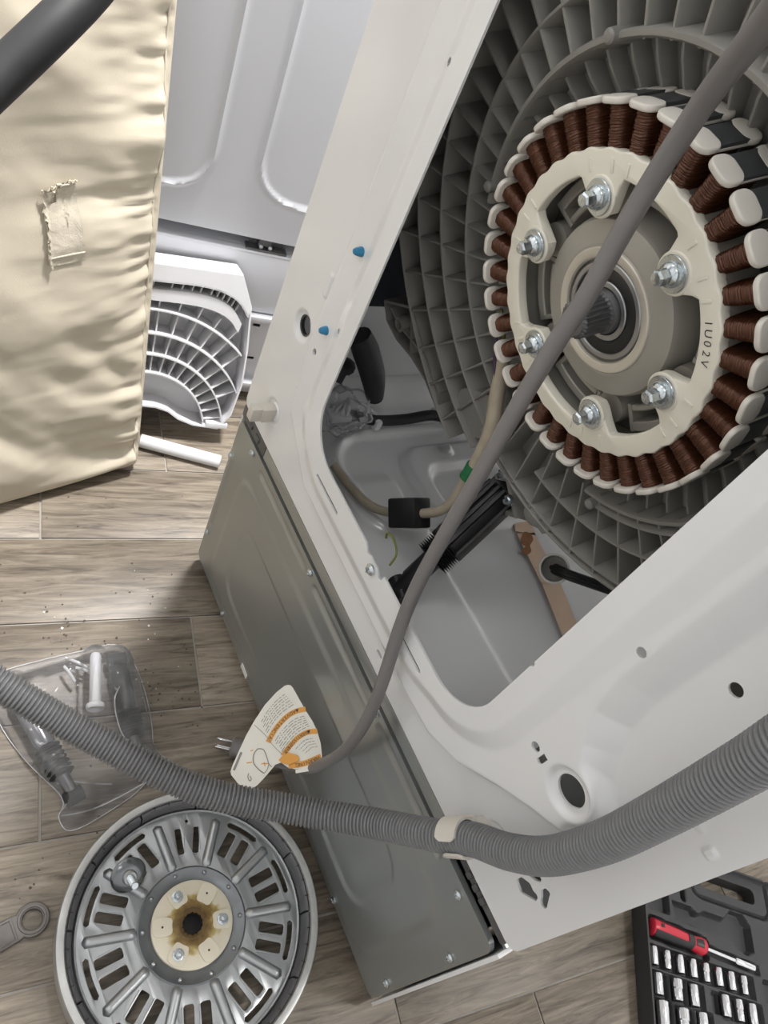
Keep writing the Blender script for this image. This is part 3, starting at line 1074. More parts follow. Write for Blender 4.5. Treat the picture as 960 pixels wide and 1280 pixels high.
MB().lathe([(0.0212, -0.0120), (0.0212, -0.0064), (0.0205, -0.0058), (0.0172, -0.0058), (0.0166, -0.0066), (0.0166, -0.012)], 64, closed=True).build('bearing_inner_race', STEEL, hub, SM)
mb = MB().lathe([(0.0160, -0.012), (0.0160, -0.005), (0.0152, -0.003), (0.0140, -0.0025), (0.0140, -0.012)], 48, closed=True)
mb.build('shaft_collar', DARKMETAL, hub, SM)
v, f = [], []
NS = 96
zs = [-0.014, -0.002, -0.0005, 0.0185, 0.0200, 0.0225]
for j, z in enumerate(zs):
    for k in range(NS):
        a = 2 * PI * k / NS
        r = 0.0128 + (0.0007 if (k % 4) < 2 else -0.0006)
        if j in (0, 1):
            r = 0.0140
        if j == 5:
            r = 0.0105
        v.append((r * math.cos(a), r * math.sin(a), z))
for j in range(len(zs) - 1):
    for k in range(NS):
        f.append((j * NS + k, j * NS + (k + 1) % NS, (j + 1) * NS + (k + 1) % NS, (j + 1) * NS + k))
f.append(tuple((len(zs) - 1) * NS + k for k in range(NS)))
mb = MB().raw(v, f)
sh = mb.build('drive_shaft', DARKMETAL, hub, SM, smooth=False)
# plastic back wall behind the ring: bosses, arcs and webs
POST = MB().lathe([(0.0001, -0.016), (0.0125, -0.016), (0.0145, -0.052)], 24).me()
for k in range(6):
    a = math.radians(BA + 60 * k)
    add('bolt_post', POST, HUBG, tub, SM @ Matrix.Translation((0.0765 * math.cos(a), 0.0765 * math.sin(a), -0.001)))
for k in range(6):
    c = BA + 30 + 60 * k
    for r0, r1, z1, da in ((0.0845, 0.0935, -0.020, 17), (0.0715, 0.0775, -0.020, 15)):
        MB().lathe([(r0, -0.053), (r0 + 0.0006, z1 - 0.001), (r0 + 0.0016, z1), (r1 - 0.0016, z1), (r1 - 0.0006, z1 - 0.001), (r1, -0.053)], 14, a0=math.radians(c - da), a1=math.radians(c + da), closed=True).build('back_arc', HUBG, tub, SM)
    for q in (-17, 17):
        a = math.radians(c + q)
        MB().box((0.0825, 0, -0.036), (0.022, 0.004, 0.032), M4((0, 0, 0), (math.cos(a), math.sin(a), 0), (-math.sin(a), math.cos(a), 0)), b=0.001).build('back_web', HUBG, tub, SM)

# ------------------------------------------------------------------ shock absorber
A = Vector((-0.012, 0.056, 0.392))
B = Vector((-0.046, 0.168, 0.512))
ax_ = (B - A).normalized()


def along(t):
    return A + (B - A) * t


mb = MB().tube([along(0.0), along(0.10), along(0.12), along(0.36)], [0.011, 0.011, 0.0125, 0.0125], 18)
mb.tube([along(0.02) + Vector((-0.014, 0.002, 0.0)), along(0.02) + Vector((0.014, -0.002, 0.0))], 0.010, 16)
damp = mb.build('shock_absorber', BLACK, wash)
P, R = [], []
for k in range(19):
    P.append(along(0.31 + 0.15 * k / 18))
    R.append(0.0235 if k % 2 else 0.0165)
MB().tube(P, R, 24).build('bellows', RUBBER, damp)
mb = MB().tube([along(0.44), along(0.47), along(0.93), along(0.97)], [0.0165, 0.0185, 0.0195, 0.016], 20)
sd = ax_.cross(Vector((0, -0.7, 0.7))).normalized()
up = sd.cross(ax_).normalized()
for s in (-1, 0, 1):
    mb.box((0, 0, 0), (0.088, 0.0035, 0.005), M4(along(0.70) + up * 0.019 + sd * 0.008 * s, ax_, sd, up))
for s in (-1, 1):
    mb.box((0, 0, 0), (0.088, 0.004, 0.018), M4(along(0.70) + sd * 0.019 * s, ax_, sd, up), b=0.001)
mb.build('damper_body', BLACK, damp)
MB().tube([along(0.98) - sd * 0.017, along(0.98) + sd * 0.017], 0.0125, 18).build('damper_eye', BLACK, damp)

# ------------------------------------------------------------------ wiring inside
hp = [(-0.185, 0.045, 0.412), (-0.150, 0.055, 0.408), (-0.113, 0.07, 0.412), (-0.073, 0.08, 0.452), (-0.043, 0.085, 0.499), (-0.041, 0.082, 0.559), (-0.047, 0.080, 0.612), (-0.063, 0.078, 0.645), (-0.078, 0.070, 0.690)]
mb = MB().tube(hp, [0.0055, .0055, .0055, .0055, .0055, .006, .0075, .0075, .0055], 12, sub=6)
har = mb.build('wire_harness', TAPEC, wash, label='beige taped wire harness')
c = Vector((-0.076, 0.079, 0.449))
d = (Vector(hp[4]) - Vector(hp[2])).normalized()
s_ = d.cross(CAM - c).normalized()
MB().box((0, 0, 0), (0.044, 0.034, 0.026), M4(c, d, s_, d.cross(s_)), b=0.003).build('foam_sleeve', BLACK, har, label='black foam block round the harness')
MB().tube([Vector(hp[5]) + Vector((0.0, 0, -0.008)), Vector(hp[5]), Vector(hp[5]) + Vector((-0.001, 0, 0.010))], 0.0078, 12).build('green_tape_band', GREEN, har, label='green tape band')
MB().tube([hp[-3], (-0.072, 0.072, 0.672), (-0.086, 0.066, 0.700), (-0.096, 0.06, 0.715)], 0.0016, 6, sub=4).build('yellow_lead', YELLOW, har)
MB().tube([(-0.062, 0.074, 0.650), (-0.079, 0.066, 0.676), (-0.092, 0.062, 0.700)], 0.0016, 6, sub=4).build('purple_lead', mat('purple_wire', (0.045, 0.02, 0.06), 0.4), har)
mb = MB().tube([(-0.292, 0.09, 0.520), (-0.286, 0.105, 0.500), (-0.276, 0.125, 0.466), (-0.272, 0.140, 0.432)], [0.015, 0.017, 0.016, 0.011], 14, sub=6)
mb.tube([(-0.285, 0.075, 0.455), (-0.293, 0.085, 0.470), (-0.300, 0.10, 0.462)], 0.011, 10, sub=4)
mb.build('taped_loom', RUBBER, wash, label='black taped wire loom against left inner wall')
mb = MB().tube([(-0.270, 0.105, 0.408), (-0.262, 0.150, 0.400), (-0.258, 0.195, 0.402), (-0.256, 0.240, 0.408), (-0.250, 0.280, 0.398), (-0.24, 0.32, 0.392)], 0.0075, 12, sub=6)
mb.build('floor_loom', RUBBER, wash, label='black taped wire loom along the base')
for k in range(2):
    MB().box((-0.263 + 0.02 * k * 0, 0.150 + 0.105 * k, 0.398), (0.024, 0.010, 0.016), b=0.003).build('loom_clip', WHITE, base)
# plastic bag over a connector inside the cabinet
bm = bmesh.new()
bmesh.ops.create_icosphere(bm, subdivisions=4, radius=1.0)
for q in bm.verts:
    n_ = 0.14 * math.sin(q.co.x * 7 + q.co.z * 5) + 0.10 * math.sin(q.co.y * 11 - q.co.x * 4) + 0.06 * math.sin(q.co.z * 17 + q.co.y * 6)
    q.co = Vector((q.co.x * 0.030, q.co.y * 0.042, q.co.z * 0.026)) * (1 + n_)
me = bpy.data.meshes.new('m')
bm.to_mesh(me)
bm.free()
me.polygons.foreach_set('use_smooth', [True] * len(me.polygons))
cb_ = add('connector_bag', me, FILM, wash, Matrix.Translation((-0.266, 0.088, 0.420)), label='small clear bag over a white connector')
mb = MB()
for k in range(5):
    mb.box((-0.008 + 0.004 * k, 0.002 * (k % 2), 0.002 * k), (0.003, 0.024, 0.012), Matrix.Rotation(0.3 * k, 4, 'Z'), b=0.0008)
mb.box((0, 0, -0.006), (0.026, 0.030, 0.008), b=0.002)
mb.build('connector', PLASTW, cb_, Matrix.Translation((-0.266, 0.088, 0.420)))
# earth screw on the lip of the opening
q = sc((-0.0170, 0.4525), YO)
ES = (q[0], YO - 0.0005, q[1] - 0.0055)
add('earth_screw', screw_me(0.0062, 1.6), ZINC, panel, Matrix.Translation(ES))
mb = MB().tube([(ES[0] - 0.026, 0.004, ES[2] + 0.010), (ES[0] - 0.027, 0.003, ES[2] + 0.017), (ES[0] - 0.018, 0.004, ES[2] + 0.020), (ES[0] - 0.004, 0.003, ES[2] + 0.014), (ES[0] + 0.002, -0.004, ES[2] + 0.004)], 0.0012, 8, sub=6)
mb.build('earth_wire', YELLOW, panel, label='yellow green earth wire loop')

# blue push pins, tie clip and hose clip on the back panel
for p in ((-0.238, 0.668), (-0.236, 0.574)):
    q = sc(p, YO if p[1] > 0.6 else -D1)
    yy = -0.0165 if p[1] > 0.6 else -D1
    MB().lathe([(0.0001, -0.008), (0.0024, -0.0078), (0.0034, -0.006), (0.0046, -0.001), (0.0046, 0.001)], 16, axis='y').build('push_pin', BLUE, panel, Matrix.Translation((q[0], yy, q[1])), label='blue plastic push pin')
q = (-0.277, 0.415)
mb = MB().box((q[0] + 0.001, -0.008, q[1] - 0.001), (0.014, 0.018, 0.0205), b=0.0010)
mb.box((q[0], -0.0235, q[1] - 0.001), (0.012, 0.014, 0.0195), b=0.0010)
mb.build('cord_clip', CLIPP, panel, label='beige plastic cord clip')
MB().lathe([(0.0001, 0.0005), (0.011, 0.0005), (0.0125, 0.002), (0.0125, 0.004)], 24, axis='y').build('clip_base', WHITE, panel, Matrix.Translation((q[0] + 0.002, -0.0005, q[1])))
HC = Vector((0.2420, -0.0245, 0.4085))       # centre of the drain hose at its clip
HT = Vector((0.52, 0.05, 0.85)).normalized()

# ================================================================== DRAIN HOSE
hp = [(-0.12, -0.77, 0.0150), (-0.185, -0.70, 0.045), (-0.20, -0.60, 0.18), (-0.165, -0.50, 0.32), (-0.12, -0.425, 0.385), (-0.034, -0.340, 0.350), (0.028, -0.272, 0.319), (0.100, -0.194, 0.306), (0.150, -0.114, 0.308), (0.1935, -0.0620, 0.343), (0.2315, -0.0400, 0.401),
      (0.2505, -0.0310, 0.4400), (0.2725, -0.0300, 0.4790), (0.2880, -0.0300, 0.5230), (0.2955, -0.0320, 0.5840), (0.2960, -0.0360, 0.6450), (0.2935, -0.0440, 0.7300), (0.291, -0.0480, 0.7700), (0.285, -0.05, 0.86), (0.27, -0.048, 1.0), (0.25, -0.035, 1.14), (0.235, -0.004, 1.22)]
HP = [Vector(p) for p in hp]
Q, _ = spline(HP, 0.013, 60)
cum = [0.0]
for i in range(1, len(Q)):
    cum.append(cum[-1] + (Q[i] - Q[i - 1]).length)
pitch, step = 0.0040, 0.0040 / 7
N = int(cum[-1] / step)
pts, rad, j = [], [], 0
for i in range(N):
    s = i * step
    while cum[j + 1] < s:
        j += 1
    t = (s - cum[j]) / max(cum[j + 1] - cum[j], 1e-9)
    pts.append(Q[j].lerp(Q[j + 1], t))
    rad.append((0.0138, 0.0141, 0.0141, 0.0138, 0.0128, 0.0109, 0.0126)[i % 7])
mb = MB().tube(pts, rad, 26)
me = mesh(mb.v, mb.f)
hose = add('drain_hose', me, HOSE)
tag(hose, 'grey corrugated drain hose crossing in front of the washer and galvanised pedestal', 'hose')
# its clip belongs to the panel: a strap hooked over the hose
i0 = min(range(len(pts)), key=lambda k: (pts[k] - Vector((0.2440, -0.034, 0.4240))).length)
c = pts[i0]
t = (pts[i0 + 6] - pts[i0 - 6]).normalized()
n1 = (Vector((0, -1, 0)) - t * t.dot(Vector((0, -1, 0)))).normalized()
n2 = t.cross(n1)
sU = -1.0 if n2.dot(CY) > 0 else 1.0
vc = (CAM - c).normalized()
phi = math.degrees(math.atan2(vc.dot(n2) * sU, vc.dot(n1)))
mb = MB()
for a0, a1 in ((phi - 14, 165), (phi - 60, -165)):
    v, f = [], []
    m = 14
    for k in range(m + 1):
        a = math.radians(a0 + (a1 - a0) * k / m)
        for r in (0.0146, 0.0170):
            for h in (-0.0115, 0.0115):
                v.append(c + n1 * math.cos(a) * r + n2 * sU * math.sin(a) * r + t * (h * (1 if k else 0.6)))
    for k in range(m):
        b = 4 * k
        f += [(b, b + 1, b + 5, b + 4), (b + 2, b + 6, b + 7, b + 3), (b, b + 4, b + 6, b + 2), (b + 1, b + 3, b + 7, b + 5)]
    f += [(0, 2, 3, 1), (4 * m, 4 * m + 1, 4 * m + 3, 4 * m + 2)]
    mb.raw(v, f)
bc = c - n1 * 0.0160
mb.box((0, 0, 0), (0.020, 0.026, 0.005), M4(bc, t, n2, n1), b=0.0012)
mb.tube([bc, Vector((bc.x, 0.004, bc.z))], 0.0065, 14)
mb.build('hose_clip', CLIPP, panel, label='beige plastic hose clip')

# ================================================================== POWER CORD
pc = thing('power_cord', 'thick grey power cord hanging across the motor with a paper warning tag', 'power cord', (-0.01, -0.05, 0.0))
cp_ = [(0.10, -0.008, 1.26), (0.115, -0.06, 1.235), (0.155, -0.15, 1.14), (0.145, -0.178, 1.055), (0.112, -0.153, 1.020), (0.0906, -0.1206, 1.0045), (0.0774, -0.0999, 0.9937), (0.0649, -0.0819, 0.9802), (0.0376, -0.0480, 0.9445), (0.0278, -0.0340, 0.9050), (0.0283, -0.0315, 0.8694), (0.0335, -0.0315, 0.8239), (0.0339, -0.0315, 0.7964), (0.0375, -0.0315, 0.7429), (0.0446, -0.0315, 0.6735),
       (0.0509, -0.0315, 0.6047), (0.0588, -0.0315, 0.5387), (0.0716, -0.0315, 0.4838), (0.0900, -0.0315, 0.4249), (0.1030, -0.0315, 0.3702), (0.1085, -0.0315, 0.3108), (0.1051, -0.0315, 0.2634), (0.0985, -0.0320, 0.2270), (0.089, -0.0325, 0.187), (0.068, -0.041, 0.153), (0.045, -0.046, 0.115), (0.022, -0.038, 0.070), (0.006, -0.030, 0.032)]
MB().tube(cp_, 0.0064, 14, sub=8).build('cord', CORD, pc)
pl0, pl1 = Vector((-0.001, -0.0300, 0.0185)), Vector((-0.0175, -0.0545, 0.0165))
dd = (pl1 - pl0).normalized()
s1 = dd.cross(Vector((0, 0, 1))).normalized()
MB().tube([pl0 - dd * 0.012, pl0, pl0 + dd * 0.006, pl1 - dd * 0.002, pl1], [0.0075, 0.010, 0.0130, 0.0135, 0.0115], 18).build('plug', CORD, pc)
for s in (-1, 1):
    MB().box((0, 0, 0), (0.022, 0.0016, 0.0065), M4(pl1 + dd * 0.010 + s1 * 0.0063 * s, dd, s1, dd.cross(s1)), b=0.0004).build('prong', CHROME, pc)
MB().tube([pl1, pl1 + dd * 0.019 + Vector((0, 0, 0.0))], 0.0024, 10, M=Matrix.Translation(dd.cross(s1) * 0.0085)).build('prong', CHROME, pc)

# paper tag: plane through the pedestal back, leaning out to the left
TA = Vector((0.0860, -0.0220, 0.2025))
TN = Vector((0.015, -0.413, 0.910)).normalized()
TX = Vector((-1, 0, 0.01))
TX = (TX - TN * TX.dot(TN)).normalized()          # towards the top of the photo
TY = TN.cross(TX)                                  # away from the pedestal


def tl(p):
    d_ = Vector(p) - TA
    return (d_.dot(TX), d_.dot(TY))


TGM = M4(TA, TX, TY, TN)
# uv directions of the print: from image points converted to tag coordinates
CAMF = Vector(Rc[2])


def timg(px, py):
    d_ = (Vector(Rc[0]) * ((px - 480) / 900.0) + Vector(Rc[1]) * ((py - 640) / 900.0) + Vector(Rc[2]))
    t_ = (TA - CAM).dot(TN) / d_.dot(TN)
    return Vector(tl(CAM + d_ * t_))


def ribbon(pts, w_, z=0.0007):
    P = [Vector((*p, 0)) for p in pts]
    Q, _ = spline(P, 0, 6)
    v, f = [], []
    for i, p in enumerate(Q):
        t = (Q[min(i + 1, len(Q) - 1)] - Q[max(i - 1, 0)]).normalized()
        n = Vector((-t.y, t.x, 0)) * w_ / 2
        v += [p - n + Vector((0, 0, z)), p + n + Vector((0, 0, z))]
    for i in range(len(Q) - 1):
        f.append((2 * i, 2 * i + 1, 2 * i + 3, 2 * i + 2))
    return v, f, Q


def Z(x, y):          # crop (280..420, 850..990) at 960 px -> tag coordinates
    return timg(280 + x * 140 / 960.0, 850 + y * 140 / 960.0)


main = [tuple(Z(*p)) for p in ((545, 42), (572, 46), (590, 66), (640, 155), (700, 262), (760, 355), (800, 440), (828, 540), (840, 640), (836, 692), (765, 735), (690, 752), (610, 765), (545, 748), (490, 708), (440, 725), (385, 792), (335, 850), (285, 900), (240, 934), (215, 940), (175, 928), (120, 886), (62, 815), (56, 785), (72, 735), (130, 605), (190, 475), (260, 350), (350, 215), (450, 105), (520, 50))]
me = shape2d([main], 0.0009)
tg = add('warning_tag', me, PAPER, pc, TGM, label='white paper warning tag with orange bands')
BANDS = [([(700, 250), (620, 268), (545, 310), (470, 385), (420, 455), (378, 535)], 'ADVERTENCIA', 0.0063),
         ([(800, 440), (720, 448), (640, 490), (585, 545), (535, 605), (505, 650)], 'AVERTISSEMENT', 0.0060),
         ([(832, 655), (760, 688), (690, 715), (620, 730), (555, 735)], 'WARNING', 0.0066)]
for P, word, wd in BANDS:
    v, f, Q = ribbon([Z(*p) for p in P], wd)
    add('orange_band', mesh(v, f), ORANGE, tg, TGM)
    ln = [0.0]
    for i in range(1, len(Q)):
        ln.append(ln[-1] + (Q[i] - Q[i - 1]).length)
    mbt = MB()
    for i, ch in enumerate(word):
        s = ln[-1] * ((0.20 if word != 'WARNING' else 0.06) + 0.74 * (i + 0.5) / len(word))
        j = max(k for k in range(len(ln) - 1) if ln[k] <= s)
        p = Q[j].lerp(Q[j + 1], (s - ln[j]) / (ln[j + 1] - ln[j]))
        t = (Q[j + 1] - Q[j]).normalized()
        m_ = text_me(ch, wd * 0.92)
        mbt.raw([q.co for q in m_.vertices], [tuple(pl.vertices) for pl in m_.polygons], M4((p.x, p.y, 0.0012), (t.x, t.y, 0), (-t.y, t.x, 0)))
    if word != 'WARNING':
        p = Q[0].lerp(Q[-1], 0.0) + (Q[6] - Q[0]) * 0.9
        t = (Q[7] - Q[6]).normalized()
        mbt.raw([(0.002, 0, 0), (-0.002, -0.002, 0), (-0.002, 0.002, 0)], [(0, 1, 2)], M4((p.x, p.y, 0.0012), (-t.y, t.x, 0), (-t.x, -t.y, 0)))
    mbt.build('band_word', INK, tg, TGM, smooth=False)
# small print: rows of word-long dashes parallel to the bands
mbt = MB()


def rows(P, Qo, n):
    for i in range(n):
        t = (i + 0.5) / n
        line = [Z(a[0] * (1 - t) + b[0] * t, a[1] * (1 - t) + b[1] * t) for a, b in zip(P, Qo)]
        pts_ = [Vector((*p, 0)) for p in line]
        S, _ = spline(pts_, 0, 10)
        k = 1
        while k < len(S) - 4:
            L_ = random.choice((2, 3, 4, 5))
            seg = S[k:min(k + L_, len(S) - 1)]
            for a, b in zip(seg[:-1], seg[1:]):
                d_ = (b - a)
                n_ = Vector((-d_.y, d_.x, 0)).normalized() * 0.00038
                mbt.raw([(*(a - n_).to_2d(), 0.0008), (*(b - n_).to_2d(), 0.0008), (*(b + n_).to_2d(), 0.0008), (*(a + n_).to_2d(), 0.0008)], [(0, 1, 2, 3)])
            k += L_
    return


rows([(520, 110), (440, 175), (370, 260), (300, 380)], [(610, 215), (500, 290), (430, 370), (365, 480)], 6)
rows([(690, 300), (590, 335), (490, 430), (420, 540)], [(740, 400), (640, 455), (560, 540), (490, 635)], 6)
rows([(760, 490), (690, 505), (640, 545), (590, 600)], [(810, 580), (760, 590), (740, 610), (700, 640)], 4)
mbt.build('small_print', GREYINK, tg, TGM, smooth=False)
# outline drawing of the crossed plug and the frame line
mbt = MB()
for P, wd, mm in (([(290, 590), (255, 640), (255, 710), (300, 770), (345, 800)], 0.0012, GREYINK), ([(290, 590), (340, 600), (370, 670), (385, 720), (410, 745)], 0.0010, GREYINK),
                  ([(345, 800), (370, 770), (385, 720)], 0.0008, GREYINK), ([(215, 800), (205, 830), (220, 865), (235, 850), (222, 825)], 0.0010, GREYINK), ([(260, 385), (360, 480), (420, 560), (500, 640)], 0.0006, GREYINK)):
    v, f, _ = ribbon([Z(*p) for p in P], wd, 0.0009)
    mbt.raw(v, f)
mbt.build('plug_drawing', GREYINK, tg, TGM, smooth=False)
mbt = MB()
for P in ([(228, 610), (250, 600)], [(195, 712), (240, 706)], [(320, 720), (380, 716)], [(345, 705), (352, 740)]):
    v, f, _ = ribbon([Z(*p) for p in P], 0.0012, 0.0009)
    mbt.raw(v, f)
mbt.build('orange_callout', ORANGE, tg, TGM, smooth=False)
v, f, _ = ribbon([Z(85, 775), Z(150, 620)], 0.0028, 0.0009)
add('code_line', mesh(v, f), GREYINK, tg, TGM)
# folded tail by the cord
P = [Z(470, 690), Z(500, 655), Z(560, 625), Z(640, 655), Z(650, 690), Z(560, 730), Z(500, 715)]
me = shape2d([[tuple(p) for p in P]], 0.0008)
me.transform(Matrix.Translation((0, 0, 0.0022)))
add('folded_corner', me, ORANGE, tg, TGM)
P = [Z(612, 770), Z(750, 735), Z(765, 775), Z(615, 800)]
me = shape2d([[tuple(p) for p in P]], 0.0008)
add('tag_tail', me, PAPER, tg, TGM)

# ================================================================== MOTOR ROTOR on the floor
rot = thing('motor_rotor', 'round slotted steel motor rotor lying on the floor with a cream splined hub', 'motor rotor', (0.1731, -0.1723, 0.0))
RM = Matrix.Translation((0.1731, -0.1723, 0.0006)) @ Matrix.Rotation(math.radians(184.0), 4, 'Z')
RO = 0.1502
H = 0.045
mb = MB().lathe([(0.128, 0.004), (RO - 0.006, 0.000), (RO - 0.001, 0.003), (RO, 0.008), (RO, H - 0.003), (RO - 0.0015, H - 0.0005), (RO - 0.005, H), (RO - 0.009, H - 0.0006), (RO - 0.0105, H - 0.003), (RO - 0.0105, 0.010), (0.128, 0.008)], 120, closed=True)
mb.build('outer_rim', RIMSTEEL, rot, RM)
MAGM = MB().lathe([(0.1315, 0.012), (0.1390, 0.012), (0.1395, 0.020), (0.1395, H - 0.004), (0.1380, H - 0.0025), (0.1335, H - 0.006)], 7, a0=math.radians(0.5), a1=math.radians(29.5), closed=True).me(sharp=50)
for k in range(12):
    add('magnet', MAGM, MAGNET, rot, RM @ Matrix.Rotation(math.radians(30 * k + 7), 4, 'Z'))
# joint lines of the magnet halves
MK = MB().box((0.1376, 0, H - 0.0032), (0.004, 0.0008, 0.003)).me(False)
for k in range(48):
    if k % 4:
        add('magnet_mark', MK, BLACK, rot, RM @ Matrix.Rotation(math.radians(7.5 * k + 7), 4, 'Z'))
# face plate with slots: 10 sectors between 10 pressed ribs
loops = [circ(0, 0, 0.1308, 120), circ(0, 0, 0.060, 72)[::-1]]


def slot(cx, cy, w_, l_, ang, r):
    c, s = math.cos(ang), math.sin(ang)
    return [(cx + x * c - y * s, cy + x * s + y * c) for x, y in rrect(-l_ / 2, -w_ / 2, l_ / 2, w_ / 2, r, 3)]


flat_slots = []
for k in range(10):
    a = math.radians(36 * k + 18)
    if k != 9:
        r0, r1, da = 0.1155, 0.1225, math.radians(9.5)
        arc = [((r1) * math.cos(a - da + 2 * da * i / 10), (r1) * math.sin(a - da + 2 * da * i / 10)) for i in range(11)]
        arc += [((r0 + r1) / 2 * math.cos(a + da * 1.14), (r0 + r1) / 2 * math.sin(a + da * 1.14))]
        arc += [((r0) * math.cos(a + da - 2 * da * i / 10), (r0) * math.sin(a + da - 2 * da * i / 10)) for i in range(11)]
        arc += [((r0 + r1) / 2 * math.cos(a - da * 1.14), (r0 + r1) / 2 * math.sin(a - da * 1.14))]
        loops.append(arc)
    for s in (-1, 1):
        b = a + s * math.radians(5.8 if k != 9 else 6.3)
        if k != 9:
            loops.append(slot(0.0955 * math.cos(b), 0.0955 * math.sin(b), 0.0125, 0.032, a + s * 0.02, 0.003))
        else:
            loops.append(slot(0.0945 * math.cos(b), 0.0945 * math.sin(b), 0.0085, 0.032, b, 0.0022))
    if k == 9:
        loops.append(circ(0.1175 * math.cos(a), 0.1175 * math.sin(a), 0.0024, 12))
me = shape2d(loops, 0.0022, 0.0005)
FZ = 0.0232
me.transform(Matrix.Translation((0, 0, FZ)))
face = add('face_plate', me, STEEL, rot, RM)
# turned-down lips on the two slots of each sector
LIP = MB().box((0, 0, FZ + 0.0005), (0.028, 0.0012, 0.0035), b=0.0005).me()
for k in range(10):
    a = math.radians(36 * k + 18)
    for s in (-1, 1):
        b = a + s * math.radians(5.8)
        o_ = -0.0072 if k != 9 else -0.005
        add('slot_lip', LIP, STEEL, face, RM @ M4((0.0955 * math.cos(b) - o_ * math.sin(a) * 1, 0.0955 * math.sin(b) + o_ * math.cos(a), 0), (math.cos(a), math.sin(a), 0), (-math.sin(a), math.cos(a), 0)))
# rounded edge between the face plate and the magnets
MB().lathe([(0.1275, FZ - 0.0005), (0.1282, FZ + 0.0025), (0.1300, FZ + 0.003), (0.1318, FZ + 0.001), (0.1318, FZ - 0.008), (0.1275, FZ - 0.008)], 120, closed=True).build('plate_edge', STEEL, rot, RM)
# pressed radial ribs
v, f = [], []
nl, nc = 18, 9
for i in range(nl + 1):
    t = i / nl
    x = 0.0625 + 0.0600 * t
    e = min(1.0, (1 - abs(2 * t - 1)) * 5.0)
    wd = 0.0062 * math.sqrt(max(0.02, min(1, 1 - max(0, (abs(2 * t - 1) - 0.86) / 0.14) ** 2)))
    for k in range(nc + 1):
        u = -1 + 2 * k / nc
        v.append((x, u * wd, FZ + 0.0008 + 0.0060 * math.sqrt(max(0, 1 - u * u)) * min(1, e) ** 0.6))
for i in range(nl):
    for k in range(nc):
        f.append((i * (nc + 1) + k, (i + 1) * (nc + 1) + k, (i + 1) * (nc + 1) + k + 1, i * (nc + 1) + k + 1))
RIB = mesh(v, f)
for k in range(10):
    add('pressed_rib', RIB, STEEL, rot, RM @ Matrix.Rotation(math.radians(36 * k), 4, 'Z'))
# dished ring between plate and hub, with its dimples
DISH = mat('dish_steel', (0.20, 0.21, 0.22), 0.38, metal=0.8, noise=0.15, scale=60, rnoise=0.1)
MB().lathe([(0.0640, FZ + 0.001), (0.0618, FZ + 0.0025), (0.0590, FZ + 0.0010), (0.0490, FZ - 0.0040), (0.0455, FZ - 0.0040), (0.0455, FZ - 0.008), (0.0640, FZ - 0.008)], 96, closed=True).build('dished_ring', DISH, rot, RM)
DIM = MB().lathe([(0.0001, 0.0026), (0.0016, 0.0022), (0.0030, 0.0)], 14).me()
for k in range(10):
    a = math.radians(36 * k)
    add('dimple', DIM, STEEL, rot, RM @ Matrix.Translation((0.0570 * math.cos(a), 0.0570 * math.sin(a), FZ + 0.0002)))
# cream hub with splined hole, three nuts, three pads
HUBC = bpy.data.materials.new('greased_cream_hub')
HUBC.use_nodes = True
nt = HUBC.node_tree
b_ = nt.nodes['Principled BSDF']
tc = nt.nodes.new('ShaderNodeTexCoord')
gl = nt.nodes.new('ShaderNodeVectorMath'); gl.operation = 'LENGTH'
nt.links.new(tc.outputs['Object'], gl.inputs[0])
nz = nt.nodes.new('ShaderNodeTexNoise'); nz.inputs['Scale'].default_value = 110; nz.inputs['Detail'].default_value = 6
nt.links.new(tc.outputs['Object'], nz.inputs['Vector'])
m1 = nt.nodes.new('ShaderNodeMath'); m1.operation = 'MULTIPLY_ADD'
nt.links.new(nz.outputs['Fac'], m1.inputs[0]); m1.inputs[1].default_value = -0.022
nt.links.new(gl.outputs['Value'], m1.inputs[2])
cr = nt.nodes.new('ShaderNodeValToRGB')
e = cr.color_ramp.elements
e[0].position, e[0].color = 0.0, (0.10, 0.055, 0.012, 1)
e[1].position, e[1].color = 1.0, (0.72, 0.66, 0.53, 1)
for pos, c_ in ((0.22, (0.22, 0.14, 0.04, 1)), (0.42, (0.45, 0.34, 0.13, 1)), (0.58, (0.70, 0.63, 0.49, 1))):
    q = cr.color_ramp.elements.new(pos); q.color = c_
mr = nt.nodes.new('ShaderNodeMapRange')
mr.inputs[1].default_value = 0.004; mr.inputs[2].default_value = 0.036
nt.links.new(m1.outputs[0], mr.inputs[0]); nt.links.new(mr.outputs[0], cr.inputs[0])
nt.links.new(cr.outputs[0], b_.inputs['Base Color'])
b_.inputs['Roughness'].default_value = 0.45
HUBP = mat('cream_hub_pad', (0.72, 0.66, 0.53), 0.45, noise=0.06, scale=80)
spl = []
for k in range(112):
    a = 2 * PI * k / 112
    r = 0.0128 + (0.0014 if (k % 8) < 4 else -0.0006)
    spl.append((r * math.cos(a), r * math.sin(a)))
me = shape2d([circ(0, 0, 0.0468, 72), spl[::-1]], 0.007, 0.0008)
HUBM = RM @ Matrix.Translation((0, 0, FZ - 0.0015))
hubp = add('splined_hub', me, HUBC, rot, HUBM)
MB().lathe([(0.0122, 0.0028), (0.0150, 0.0036), (0.0170, 0.0036), (0.0185, 0.0030), (0.0170, 0.0020), (0.0122, 0.0020)], 56, closed=True).build('hub_collar', HUBC, hubp, HUBM)
MB().lathe([(0.0001, -0.019), (0.0140, -0.019), (0.0150, 0.0), (0.0140, -0.002), (0.0137, -0.002), (0.0137, -0.016), (0.0001, -0.016)], 40).build('spline_bore', BLACK, hubp, HUBM)
NUT = MB().lathe([(0.0022, 0.0095), (0.0046, 0.0095), (0.0052, 0.0088), (0.0052, 0.0040), (0.0022, 0.0040)], 6, closed=True).me(sharp=20)
